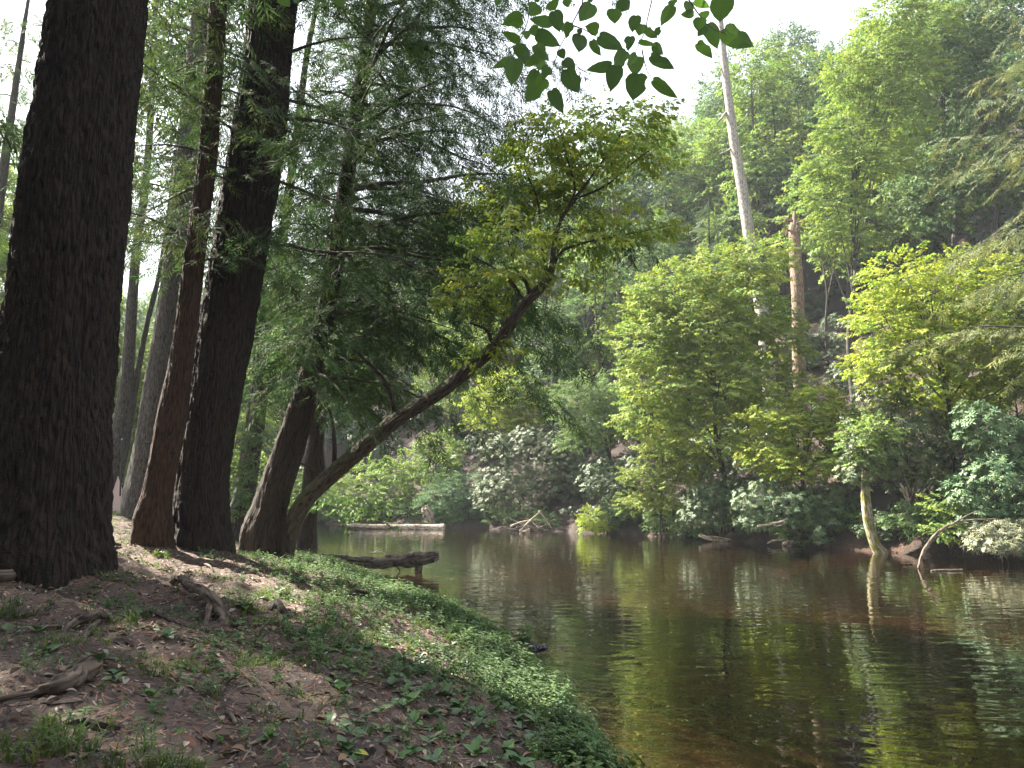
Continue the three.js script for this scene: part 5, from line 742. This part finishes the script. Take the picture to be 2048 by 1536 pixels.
// ------------------------------------------------------------------ the branch of large heart-shaped leaves hanging into the picture from a tree beside the path
{
  const Z1 = (x, y) => [900 + x / 4.551, y / 4.551], Z2 = (x, y) => [1200 + x / 5.12, y / 5.12];
  const A = [[655, 165, 475, 215, 140], [800, 40, 725, 150, 130], [925, 210, 725, 170, 100], [950, 100, 1000, 295, 130], [1020, 195, 1020, 300, 50], [1090, 205, 1055, 350, 90], [1290, 35, 1180, 205, 150], [1350, 270, 1230, 240, 110], [1180, 260, 1180, 325, 50], [1190, 315, 1165, 485, 140], [1290, 370, 1370, 515, 80], [1360, 325, 1575, 460, 130], [1640, 330, 1620, 460, 95], [1540, 0, 1640, 95, 130], [1490, 80, 1500, 220, 130], [1690, 140, 1660, 300, 110], [1750, 220, 1720, 330, 110], [1790, 270, 1890, 350, 80], [1890, 250, 1900, 330, 60], [1720, 380, 1880, 410, 50], [2020, 60, 1920, 230, 110], [1845, 410, 1950, 500, 90], [1830, 510, 2048, 630, 110], [1845, 735, 2080, 890, 100], [1470, 590, 1240, 645, 100], [1600, 470, 1490, 630, 130], [1700, 500, 1600, 590, 80], [1690, 530, 1690, 680, 140], [1510, 600, 1465, 835, 150], [1710, 675, 1670, 920, 200], [1060, 635, 1175, 850, 170], [1040, 540, 1140, 635, 100], [1000, 450, 1040, 540, 80], [900, 610, 840, 720, 100], [790, 640, 685, 780, 90], [860, 715, 675, 935, 170], [925, 825, 1030, 1030, 120], [790, 305, 1005, 420, 130], [780, 410, 900, 560, 110], [740, 250, 830, 330, 90], [690, 280, 700, 360, 80], [640, 400, 620, 525, 115], [650, 420, 680, 600, 130], [590, 540, 560, 760, 160], [545, 545, 375, 615, 70], [820, 510, 670, 610, 90], [830, 540, 800, 650, 110], [630, 370, 470, 290, 80], [920, 10, 960, 95, 130], [1060, -10, 1070, 70, 80], [430, -20, 430, 55, 70], [800, -30, 770, 20, 70], [1280, -40, 1290, 20, 70]].map(([a, b, c, d, w]) => [...Z1(a, b), ...Z1(c, d), w / 4.551]);
  const B = [[745, 0, 740, 75, 90], [910, 20, 910, 150, 100], [970, 5, 1125, 75, 90], [1262, -15, 1225, 212, 230], [960, 140, 820, 150, 80], [1065, 115, 1080, 200, 100], [1030, 180, 1000, 320, 130], [1110, 240, 1200, 510, 150], [1000, 440, 1160, 590, 110], [1275, 300, 1570, 500, 200], [1080, 270, 1000, 380, 90]].map(([a, b, c, d, w]) => [...Z2(a, b), ...Z2(c, d), w / 5.12]);
  const C = [[560, -8, 580, 14, 22], [590, -10, 600, 8, 18], [675, -10, 686, 16, 26], [640, -12, 652, 6, 20]];
  const foot = drop(-0.9, 1.8), t = thing('overhanging_tree', 'branch of large heart shaped green leaves hanging down against the white sky', 'branch', foot), rel = (p) => p.clone().sub(foot), D = 3.0;
  const wood = BARK.twig, add = (name, pts, rad, seg = 6) => part(t, name, tube(pts.map(rel), rad, { seg, step: 0.06 }), wood);
  const hub = at(1230, -330, 2.9), hub2 = at(640, -260, 2.8);
  part(t, 'trunk', tube([V(foot.x, foot.y - 0.3, foot.z), V(foot.x + 0.05, 2.2, 1.7), V(-0.6, 4.3, 1.0), V(-0.5, 6.2, 0.6)].map(rel), [0.075, 0.065, 0.05, 0.02], { seg: 14, step: 0.08, relief: barkRelief(0.006, 14, 4) }), BARK.brown);
  add('limb', [V(-0.6, 4.3, 1.0), V(-0.2, 4.9, -0.6), hub.clone().add(V(-0.1, 0.3, 0.6)), hub], [0.035, 0.026, 0.018, 0.012], 9); add('limb', [V(-0.6, 4.3, 1.0), V(-0.9, 4.8, -0.8), hub2], [0.03, 0.018, 0.008], 8);
  const twig = (rows, from, r = 0.0035) => add('twig', [from, ...rows.map(([x, y, dd = 0]) => at(x, y, D + dd))], [r * 1.8, ...rows.map((_, k) => r * (1 - 0.75 * k / rows.length))]);
  twig([[1058, -30], [1059, 20], [1056, 40], [1050, 62], [1038, 85], [1026, 112, 0.05]], hub); twig([[1168, -20], [1164, 10], [1150, 36], [1133, 70], [1120, 92], [1108, 130, 0.06], [1100, 150]], hub); twig([[1306, -20], [1303, 5], [1296, 30], [1291, 62], [1282, 80], [1270, 105], [1265, 130, 0.05]], hub);
  twig([[1370, -10], [1385, 10], [1402, 35], [1420, 55], [1450, 66, -0.05]], hub); twig([[1155, 52], [1180, 66], [1200, 76], [1240, 84]], at(1142, 50, D), 0.0022); twig([[1293, 140], [1300, 152], [1306, 163]], at(1284, 100, D), 0.0018); twig([[600, -10], [590, 0], [570, -2]], hub2); twig([[660, -14], [676, -4]], hub2);
  // heart-shaped leaf: notch at the stalk, drawn to a point, gently cupped, some with holes bitten out of the edge
  const heart = (seed, bite) => { const q = rngOf(seed), half = (s) => [[0.05, 0], [-0.05, 0.16], [-0.01, 0.33], [0.09, 0.45], [0.22, 0.5], [0.36, 0.495], [0.5, 0.45], [0.63, 0.375], [0.75, 0.28], [0.86, 0.165], [0.94, 0.07], [1.02, 0]].map(([x, y], k) => { if (bite && s > 0 && (k === bite || k === bite + 1)) y *= 0.62 + 0.15 * q(); return [x, y * s * (1 + 0.03 * Math.sin(k * 2.3 + seed))]; });
    const b = new Bag(), z = (x, y) => 0.1 * Math.abs(y) + 0.05 * Math.sin(x * 5 + seed) - 0.12 * x * x + 0.03 * Math.sin(x * 24) * Math.abs(y);
    for (const s of [-1, 1]) { const h = half(s); for (let k = 0; k < h.length - 1; k++) { const P = (e, f) => { const x = lerp(0.05 + e[0] * 0.95, e[0], f), y = e[1] * f; return b.v(x, z(x, y), y); }; const a = P(h[k], 0), c = P(h[k + 1], 0), m1 = P(h[k], 0.55), m2 = P(h[k + 1], 0.55), e1 = P(h[k], 1), e2 = P(h[k + 1], 1); b.tri(a, m1, c); b.tri(c, m1, m2); b.tri(m1, e1, m2); b.tri(m2, e1, e2); } }
    return b.geo(); };
  const shapes = [heart(1, 0), heart(2, 0), heart(3, 0), heart(4, 6), heart(5, 4)], vein = (() => { const b = new Bag(); b.stick(V(-0.18, 0.06, 0), V(0.05, 0.0, 0), 0.012, 0.01); b.stick(V(0.03, -0.008, 0), V(0.5, -0.04, 0), 0.01, 0.007); b.stick(V(0.5, -0.04, 0), V(0.95, -0.12, 0), 0.007, 0.003); return b.geo(); })();
  const mats = [[0.085, 0.17, 0.025], [0.1, 0.2, 0.025], [0.07, 0.14, 0.03]].map((c) => new THREE.MeshPhysicalMaterial({ color: new THREE.Color(...c), roughness: 1, transmission: 0.5, thickness: 0, side: THREE.DoubleSide })), vm = new THREE.MeshStandardMaterial({ color: new THREE.Color(0.06, 0.09, 0.03), roughness: 0.7, side: THREE.DoubleSide }), q = rngOf(61), rq = (a, b) => a + (b - a) * q();
  const M = new THREE.Matrix4();
  for (const [x0, y0, x1, y1, w] of [...A, ...B, ...C]) {
    const d = D + rq(-0.22, 0.22), a = at(x0, y0, d), len2 = Math.hypot(x1 - x0, y1 - y0), e = at(x1, y1, d + rq(-0.35, 0.35) * pxToM(len2, a)), X = e.clone().sub(a), L = X.length(); X.normalize();
    const view = a.clone().sub(camera.position).normalize(), turn = rq(-0.5, 0.5); let S = V().crossVectors(view, X).normalize(); const N = V().crossVectors(S, X).normalize(); S.multiplyScalar(Math.cos(turn)).addScaledVector(N, Math.sin(turn)); const U = V().crossVectors(S, X).normalize(); if (U.y < 0) { U.negate(); S.negate(); }
    const W = pxToM(w, a) / Math.cos(turn) * 1.05, p = rel(a); M.set(X.x * L, U.x * L * 0.7, S.x * W, p.x, X.y * L, U.y * L * 0.7, S.y * W, p.y, X.z * L, U.z * L * 0.7, S.z * W, p.z, 0, 0, 0, 1);
    const leaf = part(t, 'leaf', shapes[Math.floor(q() * 5)], mats[Math.floor(q() * 3)]); leaf.matrixAutoUpdate = false; leaf.matrix.copy(M); part(leaf, 'vein', vein, vm);
  }
}
console.log('copies', copiesMade);
renderer.render(scene, camera);
